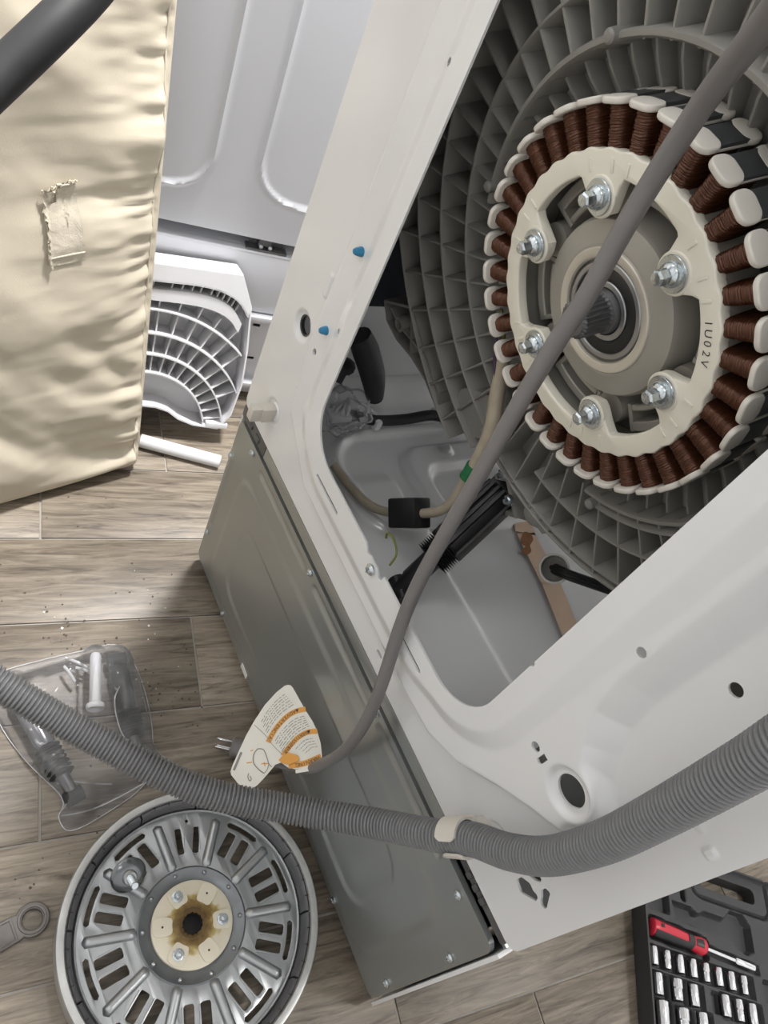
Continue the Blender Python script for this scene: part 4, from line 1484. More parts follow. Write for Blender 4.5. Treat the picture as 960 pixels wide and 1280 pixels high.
NFL = MB().lathe([(0.0030, 0.0048), (0.0066, 0.0042), (0.0070, 0.0034), (0.003, 0.0034)], 24, closed=True).lathe([(0.0001, 0.0100), (0.0024, 0.0096), (0.0026, 0.006)], 12).me(sharp=40)
PADM = MB().prism(smooth_poly([(-0.0095, -0.0085), (0.0075, -0.0095), (0.0115, 0.0), (0.0075, 0.0095), (-0.0095, 0.0085), (-0.011, 0)], 4), 0.003, 0.0055).me(sharp=50)
PIN = MB().lathe([(0.0001, 0.0056), (0.0013, 0.0056), (0.0013, 0.0050)], 10).me()
for k in range(6):
    a = math.radians(60 * k - 110)
    M = HUBM @ M4((0.0350 * math.cos(a), 0.0350 * math.sin(a), 0), (math.cos(a), math.sin(a), 0), (-math.sin(a), math.cos(a), 0))
    add('hub_pad', PADM, HUBP, hubp, M)
    if k % 2 == 0:
        add('nut', NUT, ZINC, hubp, M @ Matrix.Rotation(0.3 + k, 4, 'Z') @ Matrix.Translation((0, 0, 0.0015)))
        add('nut_flange', NFL, ZINC, hubp, M @ Matrix.Translation((0, 0, 0.0018)))
    else:
        add('pad_hole', PIN, BLACK, hubp, M)
# the loose rotor bolt with its big washer, standing on the face plate
bo = thing('rotor_bolt', 'loose bolt with a wide domed washer standing on the slotted rotor face', 'bolt', (0.101, -0.2285, 0.0252))
BM = Matrix.Translation((0.0965, -0.2285, 0.0385)) @ Matrix.Rotation(math.radians(38), 4, 'Y')
mb = MB().lathe([(0.0001, 0.0060), (0.010, 0.0056), (0.0170, 0.0036), (0.0200, 0.0012), (0.0206, 0.0002), (0.0200, -0.0004), (0.016, 0.001), (0.0001, 0.003)], 40)
mb.build('wide_washer', mat('smoky_steel', (0.19, 0.20, 0.205), 0.22, metal=0.9, rnoise=0.1, scale=80), bo, BM)
mb = MB()
P, R = [], []
for k in range(29):
    P.append((0, 0, 0.005 + 0.0009 * k))
    R.append((0.0048 if k % 2 else 0.0040) if 3 < k < 27 else (0.0050 if k <= 3 else 0.0036))
mb.tube(P, R, 18)
mb.build('threaded_shank', ZINC, bo, BM)
MB().lathe([(0.0046, 0.0060), (0.0082, 0.0060), (0.0085, 0.0072), (0.0070, 0.0095), (0.0046, 0.0098)], 24, closed=True).build('shank_collar', STEEL, bo, BM)

# ================================================================== BAG of old dampers on the floor
bag_poly = [(-0.222, -0.262), (-0.222, -0.205), (-0.220, -0.160), (-0.190, -0.144), (-0.150, -0.140), (-0.115, -0.141), (-0.082, -0.145), (-0.055, -0.150), (-0.034, -0.140), (-0.024, -0.133), (-0.013, -0.150), (-0.012, -0.170),
            (0.000, -0.196), (0.010, -0.232), (0.016, -0.262), (0.012, -0.278), (-0.006, -0.282), (-0.018, -0.274), (-0.034, -0.276), (-0.062, -0.291), (-0.092, -0.306), (-0.130, -0.320), (-0.166, -0.328), (-0.200, -0.330), (-0.218, -0.310)]
bp_ = smooth_poly(bag_poly, 4)
bag_np = np.array(bp_)


DAMP = [((-0.186, -0.168), (-0.046, -0.176)), ((-0.182, -0.300), (-0.020, -0.262))]


def seg_d(x, y, a, b):
    ex, ey = b[0] - a[0], b[1] - a[1]
    t = np.clip(((x - a[0]) * ex + (y - a[1]) * ey) / (ex * ex + ey * ey), 0, 1)
    return np.hypot(x - a[0] - t * ex, y - a[1] - t * ey)


def bag_h(x, y):
    d = -sd_poly(x, y, bag_np)
    e = sstep(0.0, 0.030, d)
    neck = sstep(-0.005, -0.06, x)
    wr = 0.010 * vnoise(x * 38 + y * 9, y * 24 - x * 12) + 0.007 * vnoise(x * 75, y * 70 + x * 20)
    crease = 0.004 * np.abs(np.sin(x * 60 + y * 38 + 4 * vnoise(x * 20, y * 20)))
    h = 0.002 + e * (0.005 + 0.026 * neck + wr * (0.4 + 0.6 * neck) + crease)
    for a, b in DAMP:
        h = np.maximum(h, (0.0375 + 0.003 * vnoise(x * 90, y * 90)) * sstep(0.034, 0.015, seg_d(x, y, a, b)) * sstep(-0.001, 0.008, d))
    return np.maximum(h, 0.044 * sstep(0.030, 0.010, seg_d(x, y, (-0.196, -0.196), (-0.118, -0.215))) * sstep(-0.001, 0.012, d))


me = sheet(-0.230, 0.025, -0.340, -0.120, 0.0032, bag_h, lambda x, y: -sd_poly(x, y, bag_np), 0, lambda x, y, h: np.stack([x, y, h], -1))
bag = add('plastic_bag', me, FILM)
tag(bag, 'crumpled clear plastic bag holding black dampers on the wooden floor', 'plastic bag')
zs_ = Matrix.Translation((0, 0, 0.0035))
mb = MB()
for pts_ in ([(-0.006, -0.279, 0.0), (0.000, -0.245, 0.004), (-0.004, -0.205, 0.006), (-0.012, -0.168, 0.004), (-0.016, -0.146, 0.0)], [(-0.045, -0.276, 0.004), (-0.040, -0.262, 0.014), (-0.030, -0.240, 0.012), (-0.022, -0.215, 0.006)], [(-0.150, -0.17, 0.020), (-0.120, -0.19, 0.036), (-0.075, -0.19, 0.026), (-0.05, -0.17, 0.012)]):
    mb.tube([Vector(p) for p in pts_], 0.0009, 6, M=zs_, sub=6)
mb.build('seam', FILM2, bag)
P = [Vector((x, y, 0.0028)) for x, y in bp_]
MB().tube(P + P[:1], 0.0006, 6, caps=False).build('bag_edge', FILM2, bag)


def old_damper(name, label, p0, p1, z, flip=1, tone=BLACK):
    """black sleeve, ridged bellows and an eye, lying along p0 -> p1"""
    a, b = Vector((*p0, z)), Vector((*p1, z))
    d = b - a
    t = d.normalized()
    o = thing(name, label, 'shock absorber', ((p0[0] + p1[0]) / 2, (p0[1] + p1[1]) / 2, 0.001), 'old dampers in the plastic bag')
    e = Vector((0, 0, 1)).cross(t)
    MB().tube([a - e * 0.012, a + e * 0.012], 0.0110, 18).build('damper_eye', RUBBER, o)
    MB().tube([a + t * 0.008, a + t * 0.02, a + d * 0.50, a + d * 0.56], [0.010, 0.0135, 0.0135, 0.011], 18).build('damper_body', tone, o)
    P, R = [], []
    for k in range(15):
        P.append(a + d * (0.55 + 0.27 * k / 14))
        R.append(0.0160 if k % 2 else 0.0115)
    MB().tube(P, R, 20).build('bellows', RUBBER, o)
    MB().tube([a + d * 0.80, b], 0.0078, 14).build('piston_rod', DARKMETAL, o)
    MB().tube([b - e * 0.011, b + e * 0.011], 0.0098, 18).build('end_eye', RUBBER, o)
    return o


old_damper('old_damper', 'black damper in the bag beside the white plastic pin', (-0.186, -0.168), (-0.046, -0.176), 0.0175)
old_damper('old_damper', 'shiny grey damper along the outer edge of the bag near the wooden floor', (-0.182, -0.300), (-0.020, -0.262), 0.0175, tone=mat('satin_grey', (0.17, 0.17, 0.18), 0.22, metal=0.5))
o = thing('release_pin', 'white plastic release pin inside the clear bag', 'pin', (-0.165, -0.21, 0.02))
a, b = Vector((-0.196, -0.196, 0.036)), Vector((-0.122, -0.214, 0.038))
t = (b - a).normalized()
MB().tube([a, a + t * 0.004, b - t * 0.008, b], [0.0058, 0.0074, 0.0078, 0.0082], 16).build('pin_shank', PLASTW, o)
MB().tube([b - t * 0.002, b, b + t * 0.004, b + t * 0.006], [0.009, 0.0120, 0.0120, 0.0105], 18).build('pin_head', PLASTW, o)
for p0, p1, lb in (((-0.208, -0.232), (-0.184, -0.206), 'longest thin white tie in the bag, nearest the bag corner'), ((-0.196, -0.236), (-0.170, -0.228), 'thin white tie in the bag close to the grey hose'), ((-0.190, -0.222), (-0.176, -0.205), 'shortest white tie in the bag, touching the white pin')):
    o = MB().tube([(*p0, 0.020), ((p0[0] + p1[0]) / 2, (p0[1] + p1[1]) / 2, 0.023), (*p1, 0.020)], 0.0022, 8, sub=3).build('cable_tie', PLASTW)
    tag(o, lb, 'cable tie', 'white ties in the bag')

# ================================================================== CREAM FOAM PAD
PD = Vector((-0.221, 0.975, 0)).normalized()             # along the bottom edge, away from the viewer
PC = Vector((-0.5390, -0.0300, 0.004))                   # far bottom corner
PW = Vector((-0.172, -0.010, 0.985)).normalized()
PN = PD.cross(PW).normalized()
if PN.x < 0:
    PN = -PN
PTH = 0.060
PLn, PHt = 0.78, 0.98


def pad_h(u, w_):
    """u: distance from the far edge (0) to the near end, w_: height on the pad"""
    e = np.minimum(u, w_)
    roll = -0.034 * (1 - np.sqrt(np.clip(1 - (1 - np.clip(e / 0.034, 0, 1)) ** 2, 0, 1)))
    seam = -0.0035 * np.exp(-((u - 0.016) / 0.0022) ** 2)
    puck = np.exp(-np.clip(u - 0.018, 0, 9) / 0.075) * sstep(0.012, 0.020, u)
    yw = w_ + 0.10 * u + 0.03 * vnoise(w_ * 6, u * 4)
    ruff = np.clip(vnoise(u * 7 + 9, yw * 34) + 0.3 * vnoise(u * 11, yw * 80), -0.35, 0.35) * 0.026 * puck + vnoise(u * 22 + 3, yw * 120) * 0.007 * puck + (np.abs(np.sin(yw * 95 + 9 * vnoise(w_ * 7, u * 3))) - 0.5) * 0.0016 * puck * puck
    d1 = w_ * 0.72 - u * 0.69
    d2 = w_ * 0.69 + u * 0.72
    low = sstep(0.46, 0.05, w_)
    fold = 0.016 * vnoise(u * 6, w_ * 6) + 0.008 * vnoise(u * 14, w_ * 10)
    big = (0.034 * vnoise(d1 * 15 + 0.4 * np.sin(d2 * 11), d2 * 3.5 + 7) + 0.014 * vnoise(d1 * 34, d2 * 8)) * (0.28 + 0.75 * low)
    return roll + seam + ruff + (fold + big) * sstep(0.015, 0.08, e)


def pad3(u, w_, h):
    u, w_, h = np.asarray(u), np.asarray(w_), np.asarray(h)
    b = np.array(PC)
    return b + u[:, None] * -np.array(PD) + w_[:, None] * np.array(PW) + h[:, None] * np.array(PN)


rr = 0.050
cutp = lambda u, w_: -sd_rrect(u, w_, 0.0, 0.0, PLn, PHt, rr)
me = sheet(-0.004, PLn + 0.004, -0.004, PHt + 0.004, 0.0048, pad_h, cutp, 0, pad3)
pad = add('foam_pad', me, FABRIC)
tag(pad, 'cream fabric foam pad with a torn patch leaning upright beside the ribbed white cover', 'foam pad')
me = sheet(0.0, PLn, 0.0, PHt, 0.02, lambda u, w_: -0.034 - PTH * sstep(0, 0.02, np.minimum(np.minimum(u, w_), np.minimum(PLn - u, PHt - w_))) * 0.8, cutp, 0, pad3)
add('pad_back', me, FABRIC, pad)
Pp = [pad3(np.array([0.0175]), np.array([w_]), pad_h(np.array([0.0175]), np.array([w_])) + 0.0008)[0] for w_ in np.linspace(0.045, 0.94, 60)]
MB().tube([Vector(p) for p in Pp], 0.0015, 8).build('seam_piping', FABRIC2, pad)
# stitched, torn patch
def padpt(px, py):
    d_ = Vector(Rc[0]) * ((px - 480) / 900.0) + Vector(Rc[1]) * ((py - 640) / 900.0) + Vector(Rc[2])
    t_ = (PC - CAM).dot(PN) / d_.dot(PN)
    q = CAM + d_ * t_ - PC
    return -q.dot(PD), q.dot(PW)


def onpad(u, w_, dh):
    h = pad_h(np.array([u]), np.array([w_]))[0] + dh
    return Vector(pad3(np.array([u]), np.array([w_]), np.array([h]))[0])


C4 = [padpt(*p) for p in ((40, 236), (82, 222), (93, 320), (49, 328))]
nu, nv = 16, 32
v, f = [], []
rnd = random.Random(5)
for j in range(nv + 1):
    for i in range(nu + 1):
        s, t = i / nu, j / nv
        u = (C4[0][0] * (1 - s) + C4[1][0] * s) * (1 - t) + (C4[3][0] * (1 - s) + C4[2][0] * s) * t
        w_ = (C4[0][1] * (1 - s) + C4[1][1] * s) * (1 - t) + (C4[3][1] * (1 - s) + C4[2][1] * s) * t
        edge = (i in (0,)) or j == 0
        u += rnd.uniform(-.0022, .0022) if edge else 0
        w_ += rnd.uniform(-.0045, .0045) if j == 0 else 0
        v.append(onpad(u, w_, 0.0016 + (0.0035 if edge else 0) + 0.0022 * math.sin(s * 5 + t * 3) * (1 - t) + 0.0008 * (rnd.random())))
for j in range(nv):
    for i in range(nu):
        # holes where the patch is ripped away
        hole = (1 <= j <= 5 and 2 <= i <= 5 and not (j == 3 and i == 4)) or (j in (1, 2) and 5 < i < 8) or (j in (9, 10, 11, 12) and i in (9, 10) and (i + j) % 3) or (12 < j < 17 and i == 9)
        if not hole:
            f.append((j * (nu + 1) + i, j * (nu + 1) + i + 1, (j + 1) * (nu + 1) + i + 1, (j + 1) * (nu + 1) + i))
pm = mesh(v, f)
patch = add('torn_patch', pm, FABRIC2, pad, label='frayed torn fabric patch')
mb = MB()
for a, b, r in ((C4[0], C4[1], 0.0014), (C4[0], C4[3], 0.0013)):
    P = []
    for k in range(30):
        t = k / 29
        P.append(onpad(a[0] * (1 - t) + b[0] * t + rnd.uniform(-.002, .002), a[1] * (1 - t) + b[1] * t + rnd.uniform(-.003, .003), 0.004))
    mb.tube(P, [r * rnd.uniform(.5, 1.3) for _ in P], 6)
for a, b in ((0.86, 0.86), (0.93, 0.93)):
    pass
mb.build('frayed_edge', FABRIC2, patch)
P = [onpad(C4[0][0] * (1 - t) * 0.12 + C4[3][0] * (0.88) * (1 - t) + (C4[1][0] * 0.12 + C4[2][0] * 0.88) * t + C4[0][0] * 0, C4[0][1] * 0.12 * (1 - t) + C4[3][1] * 0.88 * (1 - t) + (C4[1][1] * 0.12 + C4[2][1] * 0.88) * t, 0.0022) for t in [k / 12 for k in range(13)]]
MB().tube(P, 0.0012, 6).build('patch_fold', FABRIC2, patch)

# ================================================================== DRYER on its pedestal, behind
DD = Vector((0.2219, 0.9751, 0))
DN = Vector((0.9751, -0.2219, 0))
D0 = Vector((-0.7573 - 0.345 * 0, 0.0172, 0))


def DMX():
    return M4(D0, DD, (-DN.x, -DN.y, 0), (0, 0, 1))       # x along the face, y into the machine, z up


DM = DMX()
dry = thing('dryer', 'tall white dryer with embossed side panel standing behind the foam pad', 'dryer', D0 - DN * 0.34 + Vector((0, 0, 0.358)))
BEADS = []


def bead(pts_):
    BEADS.append(np.array([p.to_2d() for p in spline([Vector((*p, 0)) for p in pts_], 0, 6)[0]]))


bead([(0.062, 1.15), (0.058, 0.9), (0.053, 0.70), (0.053, 0.56), (0.0535, 0.495), (0.049, 0.466), (0.034, 0.440), (0.012, 0.427), (-0.015, 0.4215), (-0.09, 0.415), (-0.17, 0.41)])
bead([(0.115, 1.15), (0.119, 0.9), (0.1235, 0.714), (0.125, 0.60), (0.1245, 0.53), (0.1245, 0.490), (0.135, 0.459), (0.160, 0.438), (0.192, 0.430), (0.23, 0.429), (0.40, 0.428)])


def dry_h(x, z):
    d = np.full(x.shape, 1.0)
    for P in BEADS:
        for a, b in zip(P[:-1], P[1:]):
            e = b - a
            t = np.clip(((x - a[0]) * e[0] + (z - a[1]) * e[1]) / (e @ e), 0, 1)
            d = np.minimum(d, np.hypot(x - a[0] - t * e[0], z - a[1] - t * e[1]))
    return 0.0045 * sstep(0.0065, 0.0, d)


me = sheet(-0.30, 0.44, 0.3605, 1.25, 0.0042, dry_h, None, 0.01, lambda x, z, h: np.asarray(D0) + x[:, None] * np.array(DD) + z[:, None] * np.array((0, 0, 1.0)) + h[:, None] * np.array(DN))
add('side_panel', me, WHITE_B, dry)
mb = MB().box((0.07, 0.34, 0.81), (0.735, 0.660, 0.89), b=0.006)
mb.build('cabinet', WHITE_B, dry, DM)
mb = MB()
for x in (-0.2, 0.36):
    for y in (0.07, 0.60):
        mb.lathe([(0.0001, 0.340), (0.02, 0.340), (0.02, 0.348), (0.01, 0.350), (0.01, 0.362)], 14, Matrix.Translation((x, y, 0)))
mb.build('foot', BLACK, dry, DM)
dp = thing('dryer_pedestal', 'white pedestal with slotted lower rail under the dryer behind the ribbed cover', 'pedestal', D0 - DN * 0.34)
MB().box((0.07, 0.352, 0.272), (0.74, 0.690, 0.128), b=0.005).build('upper_shell', WHITE_B, dp, DM)
mb = MB().box((0.07, 0.010, 0.3325), (0.74, 0.018, 0.0075), b=0.0034)
mb.build('top_lip', WHITE_B, dp, DM)
slots_ = [rrect(-0.298, 0.034, 0.438, 0.204, 0.004, 2)]
for x0, z0 in ((0.196, 0.176), (0.203, 0.096), (0.12, 0.176), (0.12, 0.096), (0.30, 0.176), (0.30, 0.096)):
    slots_.append(rrect(x0 - 0.007, z0 - 0.0035, x0 + 0.007, z0 + 0.0035, 0.001, 2)[::-1])
me = shape2d(slots_, 0.003)
add('lower_rail', me, WHITE_B, dp, DM @ M4((0, 0.014, 0), (1, 0, 0), (0, 0, 1), (0, -1, 0)))
MB().box((0.07, 0.005, 0.2005), (0.736, 0.020, 0.012), b=0.003).build('ledge', WHITE_B, dp, DM)
MB().box((0.07, 0.003, 0.0415), (0.736, 0.024, 0.012), b=0.003).build('ledge', WHITE_B, dp, DM)
MB().box((0.07, 0.355, 0.02), (0.73, 0.68, 0.036), b=0.003).build('plinth', WHITE_B, dp, DM)
MB().box((0.07, 0.36, 0.12), (0.72, 0.66, 0.17)).build('inner_box', GALV, dp, DM)
mb = MB().box((0.172, 0.012, 0.3385), (0.072, 0.020, 0.004), b=0.001)
mb.box((0.172, 0.020, 0.3480), (0.060, 0.003, 0.020), b=0.001).box((0.167, 0.013, 0.351), (0.022, 0.012, 0.014), b=0.002)
brk = mb.build('joining_bracket', DARKMETAL, dp, DM)
for x in (0.160, 0.176):
    MB().lathe([(0.0001, -0.006), (0.0032, -0.0055), (0.0042, -0.003), (0.0042, 0.003)], 14, axis='y').build('bracket_screw', ZINC, brk, DM @ Matrix.Translation((x, 0.006, 0.3465)))

# ================================================================== RIBBED WHITE COVER leaning on the dryer pedestal
C1 = Vector((0.19996, 0.97980, 0)).normalized()
C2 = Vector((-0.278, 0.057, 0.959)).normalized()
CN = C1.cross(C2).normalized()
C2 = CN.cross(C1)
CL = Vector((-0.645, 0.140, 0.012)) + CN * 0.06 - C1 * 0.016 + C2 * 0.020
CM = M4(CL, C1, C2, CN)            # local x along, y up, z towards the viewer
cov = thing('ribbed_cover', 'white ribbed plastic cover leaning against the dryer pedestal near the foam pad', 'plastic cover', (-0.66, 0.05, 0.001))
outl = [(-0.29, 0.274), (0.0, 0.284), (0.024, 0.232), (0.032, 0.150), (0.034, 0.085), (0.024, 0.020), (0.004, -0.010), (-0.042, -0.006), (-0.070, 0.004), (-0.090, 0.018), (-0.112, 0.024), (-0.20, 0.026), (-0.23, 0.0), (-0.29, -0.008)]
CB = -0.054
me = shape2d([outl], 0.0025)
add('back_plate', me, PLASTW, cov, CM @ Matrix.Translation((0, 0, CB)))
onp = np.array(outl)


def strip_wall(mb, P, z0, z1, th=0.0024):
    n = len(P)
    v, f = [], []
    for i, p in enumerate(P):
        t = (Vector(P[min(i + 1, n - 1)]) - Vector(P[max(i - 1, 0)])).normalized()
        m = Vector((-t.y, t.x)) * th / 2
        p = Vector(p)
        v += [(*(p - m), z0), (*(p + m), z0), (*(p + m), z1), (*(p - m), z1)]
    for i in range(n - 1):
        a, b = 4 * i, 4 * i + 4
        f += [(a, b, b + 1, a + 1), (a + 1, b + 1, b + 2, a + 2), (a + 2, b + 2, b + 3, a + 3), (a + 3, b + 3, b, a)]
    f += [(0, 1, 2, 3), (4 * n - 4, 4 * n - 1, 4 * n - 2, 4 * n - 3)]
    mb.raw(v, f)


mb = MB()
strip_wall(mb, outl[1:8] + outl[8:] + [outl[0]], CB, -0.002, 0.003)
strip_wall(mb, outl[:2], CB, -0.001, 0.003)
mb.build('outer_wall', PLASTW, cov, CM, sharp=50)
AC = Vector((-0.130, -0.020))


def inside(P, m=0.002):
    a = np.array(P)
    return sd_poly(a[:, 0], a[:, 1], onp) < -m


def arc_pts(r, a0, a1, n=40):
    P = [(AC.x + r * math.cos(math.radians(a0 + (a1 - a0) * k / n)), AC.y + r * math.sin(math.radians(a0 + (a1 - a0) * k / n))) for k in range(n + 1)]
    k = inside(P)
    return [p for p, q in zip(P, k) if q]


# top flange: flat shelf filling the corner above the channel
chan = [(-0.29, 0.246), (-0.136, 0.252), (-0.080, 0.255), (-0.045, 0.254), (-0.018, 0.248), (0.004, 0.236), (0.022, 0.214)]
me = shape2d([[(-0.29, 0.274), (0.0, 0.284), (0.0235, 0.232)] + chan[::-1]], 0.003)
add('top_flange', me, PLASTW, cov, CM @ Matrix.Translation((0, 0, -0.0015)))
mb = MB()
ch2 = [(x - 0.002 - 0.006 * i / 6, y - 0.017) for i, (x, y) in enumerate(chan)]
sp1 = [tuple(p.to_2d()) for p in spline([Vector((*p, 0)) for p in chan], 0, 5)[0]]
sp2 = [tuple(p.to_2d()) for p in spline([Vector((*p, 0)) for p in ch2], 0, 5)[0]]
strip_wall(mb, sp1, CB, 0.0)
strip_wall(mb, sp2, CB, -0.006)
mb.build('rim_channel', PLASTW, cov, CM, sharp=50)
band = sp2 + [(x - 0.003, y - 0.016 - 0.004 * math.sin(PI * i / (len(sp2) - 1))) for i, (x, y) in enumerate(sp2)][::-1]
add('inner_shelf', shape2d([band], 0.0024), PLASTW, cov, CM @ Matrix.Translation((0, 0, -0.007)))
RW = MB().box((0, 0, 0), (0.0022, 0.017, 0.036)).me()
for k in range(12):
    i = 3 + int(k * (len(sp1) - 5) / 12)
    p = (Vector(sp1[i]) + Vector(sp2[i])) / 2
    d = (Vector(sp1[i]) - Vector(sp2[i])).normalized()
    add('channel_rib', RW, PLASTW, cov, CM @ M4((p.x, p.y, -0.034), (d.y, -d.x, 0), (d.x, d.y, 0)))
for r in (0.108, 0.142, 0.180, 0.222):
    P = arc_pts(r, 2, 178)
    if len(P) > 3:
        mb = MB()
        strip_wall(mb, P, CB, -0.004)
        mb.build('arc_wall', PLASTW, cov, CM, sharp=50)
for k in range(18):
    a = math.radians(12 + 8.5 * k)
    for r0, r1 in ((0.109, 0.141), (0.143, 0.179), (0.181, 0.221), (0.223, 0.245)):
        P = [(AC.x + r * math.cos(a), AC.y + r * math.sin(a)) for r in (r0, (r0 + r1) / 2, r1)]
        if inside(P, 0.003).all() and P[2][1] < 0.225:
            mb = MB()
            strip_wall(mb, P, CB, -0.012 if r0 < 0.2 else -0.018, 0.0022)
            mb.build('radial_wall', PLASTW, cov, CM, smooth=False)
MB().box((0.002, -0.004, -0.014), (0.040, 0.010, 0.026), b=0.001).build('foot_block', PLASTW, cov, CM)

# ================================================================== WHITE TUBE on the floor
a, b = Vector((-0.604, -0.020, 0.0128)), Vector((-0.536, 0.108, 0.0128))
mb = MB()
mb.tube([a, b - (b - a).normalized() * 0.001, b], [0.0122, 0.0122, 0.0116], 28)
o = mb.build('white_tube', PLASTW)
tag(o, 'short white plastic tube lying on the floor in front of the ribbed cover', 'tube')
MB().tube([b, b + (b - a).normalized() * 0.0006], 0.0096, 24).build('tube_bore', GREYINK, o)

# ================================================================== WRENCH
WC = Vector((0.0960, -0.3315, 0.0006))
WD = (Vector((0.1010, -0.3650, 0)) - Vector((0.0960, -0.3315, 0))).normalized()
WX = M4((WC.x, WC.y, 0.0006), WD, (-WD.y, WD.x, 0))
RW_ = 0.0170
wr = [(RW_ * math.cos(math.radians(d)), RW_ * math.sin(math.radians(d))) for d in range(42, 319, 6)]
body = wr + [(0.018, -0.0128), (0.150, -0.0150), (0.158, -0.010), (0.158, 0.010), (0.150, 0.0150), (0.018, 0.0128)]
me = shape2d([body, circ(0, 0, 0.0118, 40)[::-1]], 0.0065, 0.0012, 2)
me.transform(Matrix.Translation((0, 0, 0.0035)))
o = add('wrench', me, WRENCHM, None, WX)
tag(o, 'worn dark ring spanner lying on the wooden floor beside the rotor', 'wrench')
mb = MB()
for s in (-1, 1):
    mb.box((0.085, 0.0118 * s, 0.0070), (0.130, 0.0030, 0.0024), b=0.0008)
mb.box((0.0200, 0, 0.0070), (0.003, 0.022, 0.0022), b=0.0008)
mb.build('raised_rail', WRENCHM, o, WX)
MB().lathe([(0.0120, 0.0066), (0.0126, 0.0080), (0.0150, 0.0080), (0.0156, 0.0066)], 40, closed=True).build('ring_collar', WRENCHM, o, WX)

# ================================================================== TOOL CASE with sockets and screwdriver
E1 = Vector((0.62, 0.785, 0)).normalized()
E2 = Vector((E1.y, -E1.x, 0))
KM = M4((0.427, 0.452, 0.0), E1, E2, (0, 0, -1))        # x along the handle side, y towards the viewer, z down
KM = M4((0.427, 0.452, 0.0), E1, -E2, (0, 0, 1))        # y runs towards the handle, z up


def K(s, t, z=0.0):
    return KM @ Vector((s, -t, z))


SOCK = []
for k in range(8):
    SOCK.append((0.0045 + 0.0222 * k, 0.0555, 0.0058, 0.0235, 'row below the red screwdriver', k))
for k, s in enumerate((0.0065, 0.0375, 0.0665, 0.1200, 0.1440, 0.1670)):
    SOCK.append((s, 0.0910, (0.0072, 0.0082, 0.0070, 0.0068, 0.0064, 0.0066)[k], 0.0265, 'second row from the red screwdriver', k))
for k, s in enumerate((0.0085, 0.0425, 0.0760)):
    SOCK.append((s, (0.1275, 0.1285, 0.126)[k], (0.0092, 0.0088, 0.0076)[k], 0.032, 'third row from the red screwdriver', k))
DRV = ((-0.001, 0.0175), (0.182, 0.0285))
TZ = 0.027
rat = np.array([(0.045, -0.030), (0.075, -0.030), (0.090, -0.022), (0.105, -0.030), (0.140, -0.030), (0.155, -0.045), (0.175, -0.045), (0.186, -0.030), (0.186, 0.004), (0.172, 0.012), (0.155, 0.006), (0.150, -0.004), (0.09, -0.004), (0.05, -0.006)])
hole_ = (0.100, -0.090, 0.205, -0.066)


def case_h(x, t):
    h = np.full(x.shape, TZ)
    for s, tt, r, L_, _, _ in SOCK:
        h = h - 0.009 * sstep(0.002, -0.001, sd_rrect(x, t, s - r - 0.001, tt - L_ / 2 - 0.002, s + r + 0.0095, tt + L_ / 2 + 0.002, 0.001))
    ux, ut = (DRV[1][0] - DRV[0][0]), (DRV[1][1] - DRV[0][1])
    L_ = math.hypot(ux, ut)
    ux, ut = ux / L_, ut / L_
    a, b = (x - DRV[0][0]) * ux + (t - DRV[0][1]) * ut, -(x - DRV[0][0]) * ut + (t - DRV[0][1]) * ux
    h = h - 0.011 * sstep(0.002, -0.002, sd_rrect(a, b, -0.001, -0.0155, 0.102, 0.0155, 0.006)) - 0.008 * sstep(0.002, -0.002, sd_rrect(a, b, 0.10, -0.0065, 0.192, 0.0065, 0.003))
    h = h - 0.013 * sstep(0.002, -0.002, sd_poly(x, t, rat))
    h = h - 0.012 * sstep(0.002, -0.002, sd_rrect(x, t, 0.004, -0.050, 0.036, -0.008, 0.004))
    h = h - 0.014 * sstep(0.002, -0.002, sd_rrect(x, t, 0.062, -0.09, 0.069, -0.036, 0.003))
    h = h - 0.006 * sstep(0.002, -0.001, np.abs(sd_rrect(x, t, 0.085, -0.112, 0.230, -0.050, 0.016)) - 0.0015)
    h = h - 0.010 * sstep(0.002, -0.002, sd_rrect(x, t, 0.195, 0.04, 0.24, 0.07, 0.004))
    h = h - 0.010 * sstep(0.002, -0.002, sd_rrect(x, t, 0.098, 0.078, 0.110, 0.104, 0.002))
    h = h + 0.009 * sstep(-0.003, -0.001, sd_rrect(x, t, -0.0105, -0.105, 0.33, 0.30, 0.012))
    return h


def case_cut(x, t):
    return np.minimum(-sd_rrect(x, t, -0.0125, -0.1075, 0.332, 0.302, 0.012), sd_rrect(x, t, *hole_, 0.008))


me = sheet(-0.016, 0.335, -0.111, 0.305, 0.0021, case_h, case_cut, 0, lambda x, t, h: np.stack([x, -t, h], -1))
bm = bmesh.new()
bm.from_mesh(me)
r = bmesh.ops.extrude_edge_only(bm, edges=[e for e in bm.edges if e.is_boundary])
for g in r['geom']:
    if isinstance(g, bmesh.types.BMVert):
        g.co.z = 0.002
bmesh.ops.recalc_face_normals(bm, faces=bm.faces[:])
bm.to_mesh(me)
bm.free()
me.set_sharp_from_angle(angle=math.radians(40))
case = add('tool_case', me, CASEB, None, KM)
tag(case, 'open black tool case with moulded tray on the floor past the washer corner', 'tool case')
MB().box((0.16, -0.19, 0.0035), (0.335, 0.215, 0.005)).build('case_bottom', CASEB, case, KM)
for s, t in ((0.105, -0.100), (0.150, -0.098)):
    MB().lathe([(0.0001, 0.0), (0.002, 0.0), (0.002, 0.0005)], 10).build('rivet', BLACK, case, KM @ Matrix.Translation((s, -t, 0.0360)))
ORD = ('first', 'second', 'third', 'fourth', 'fifth', 'sixth', 'seventh', 'eighth')
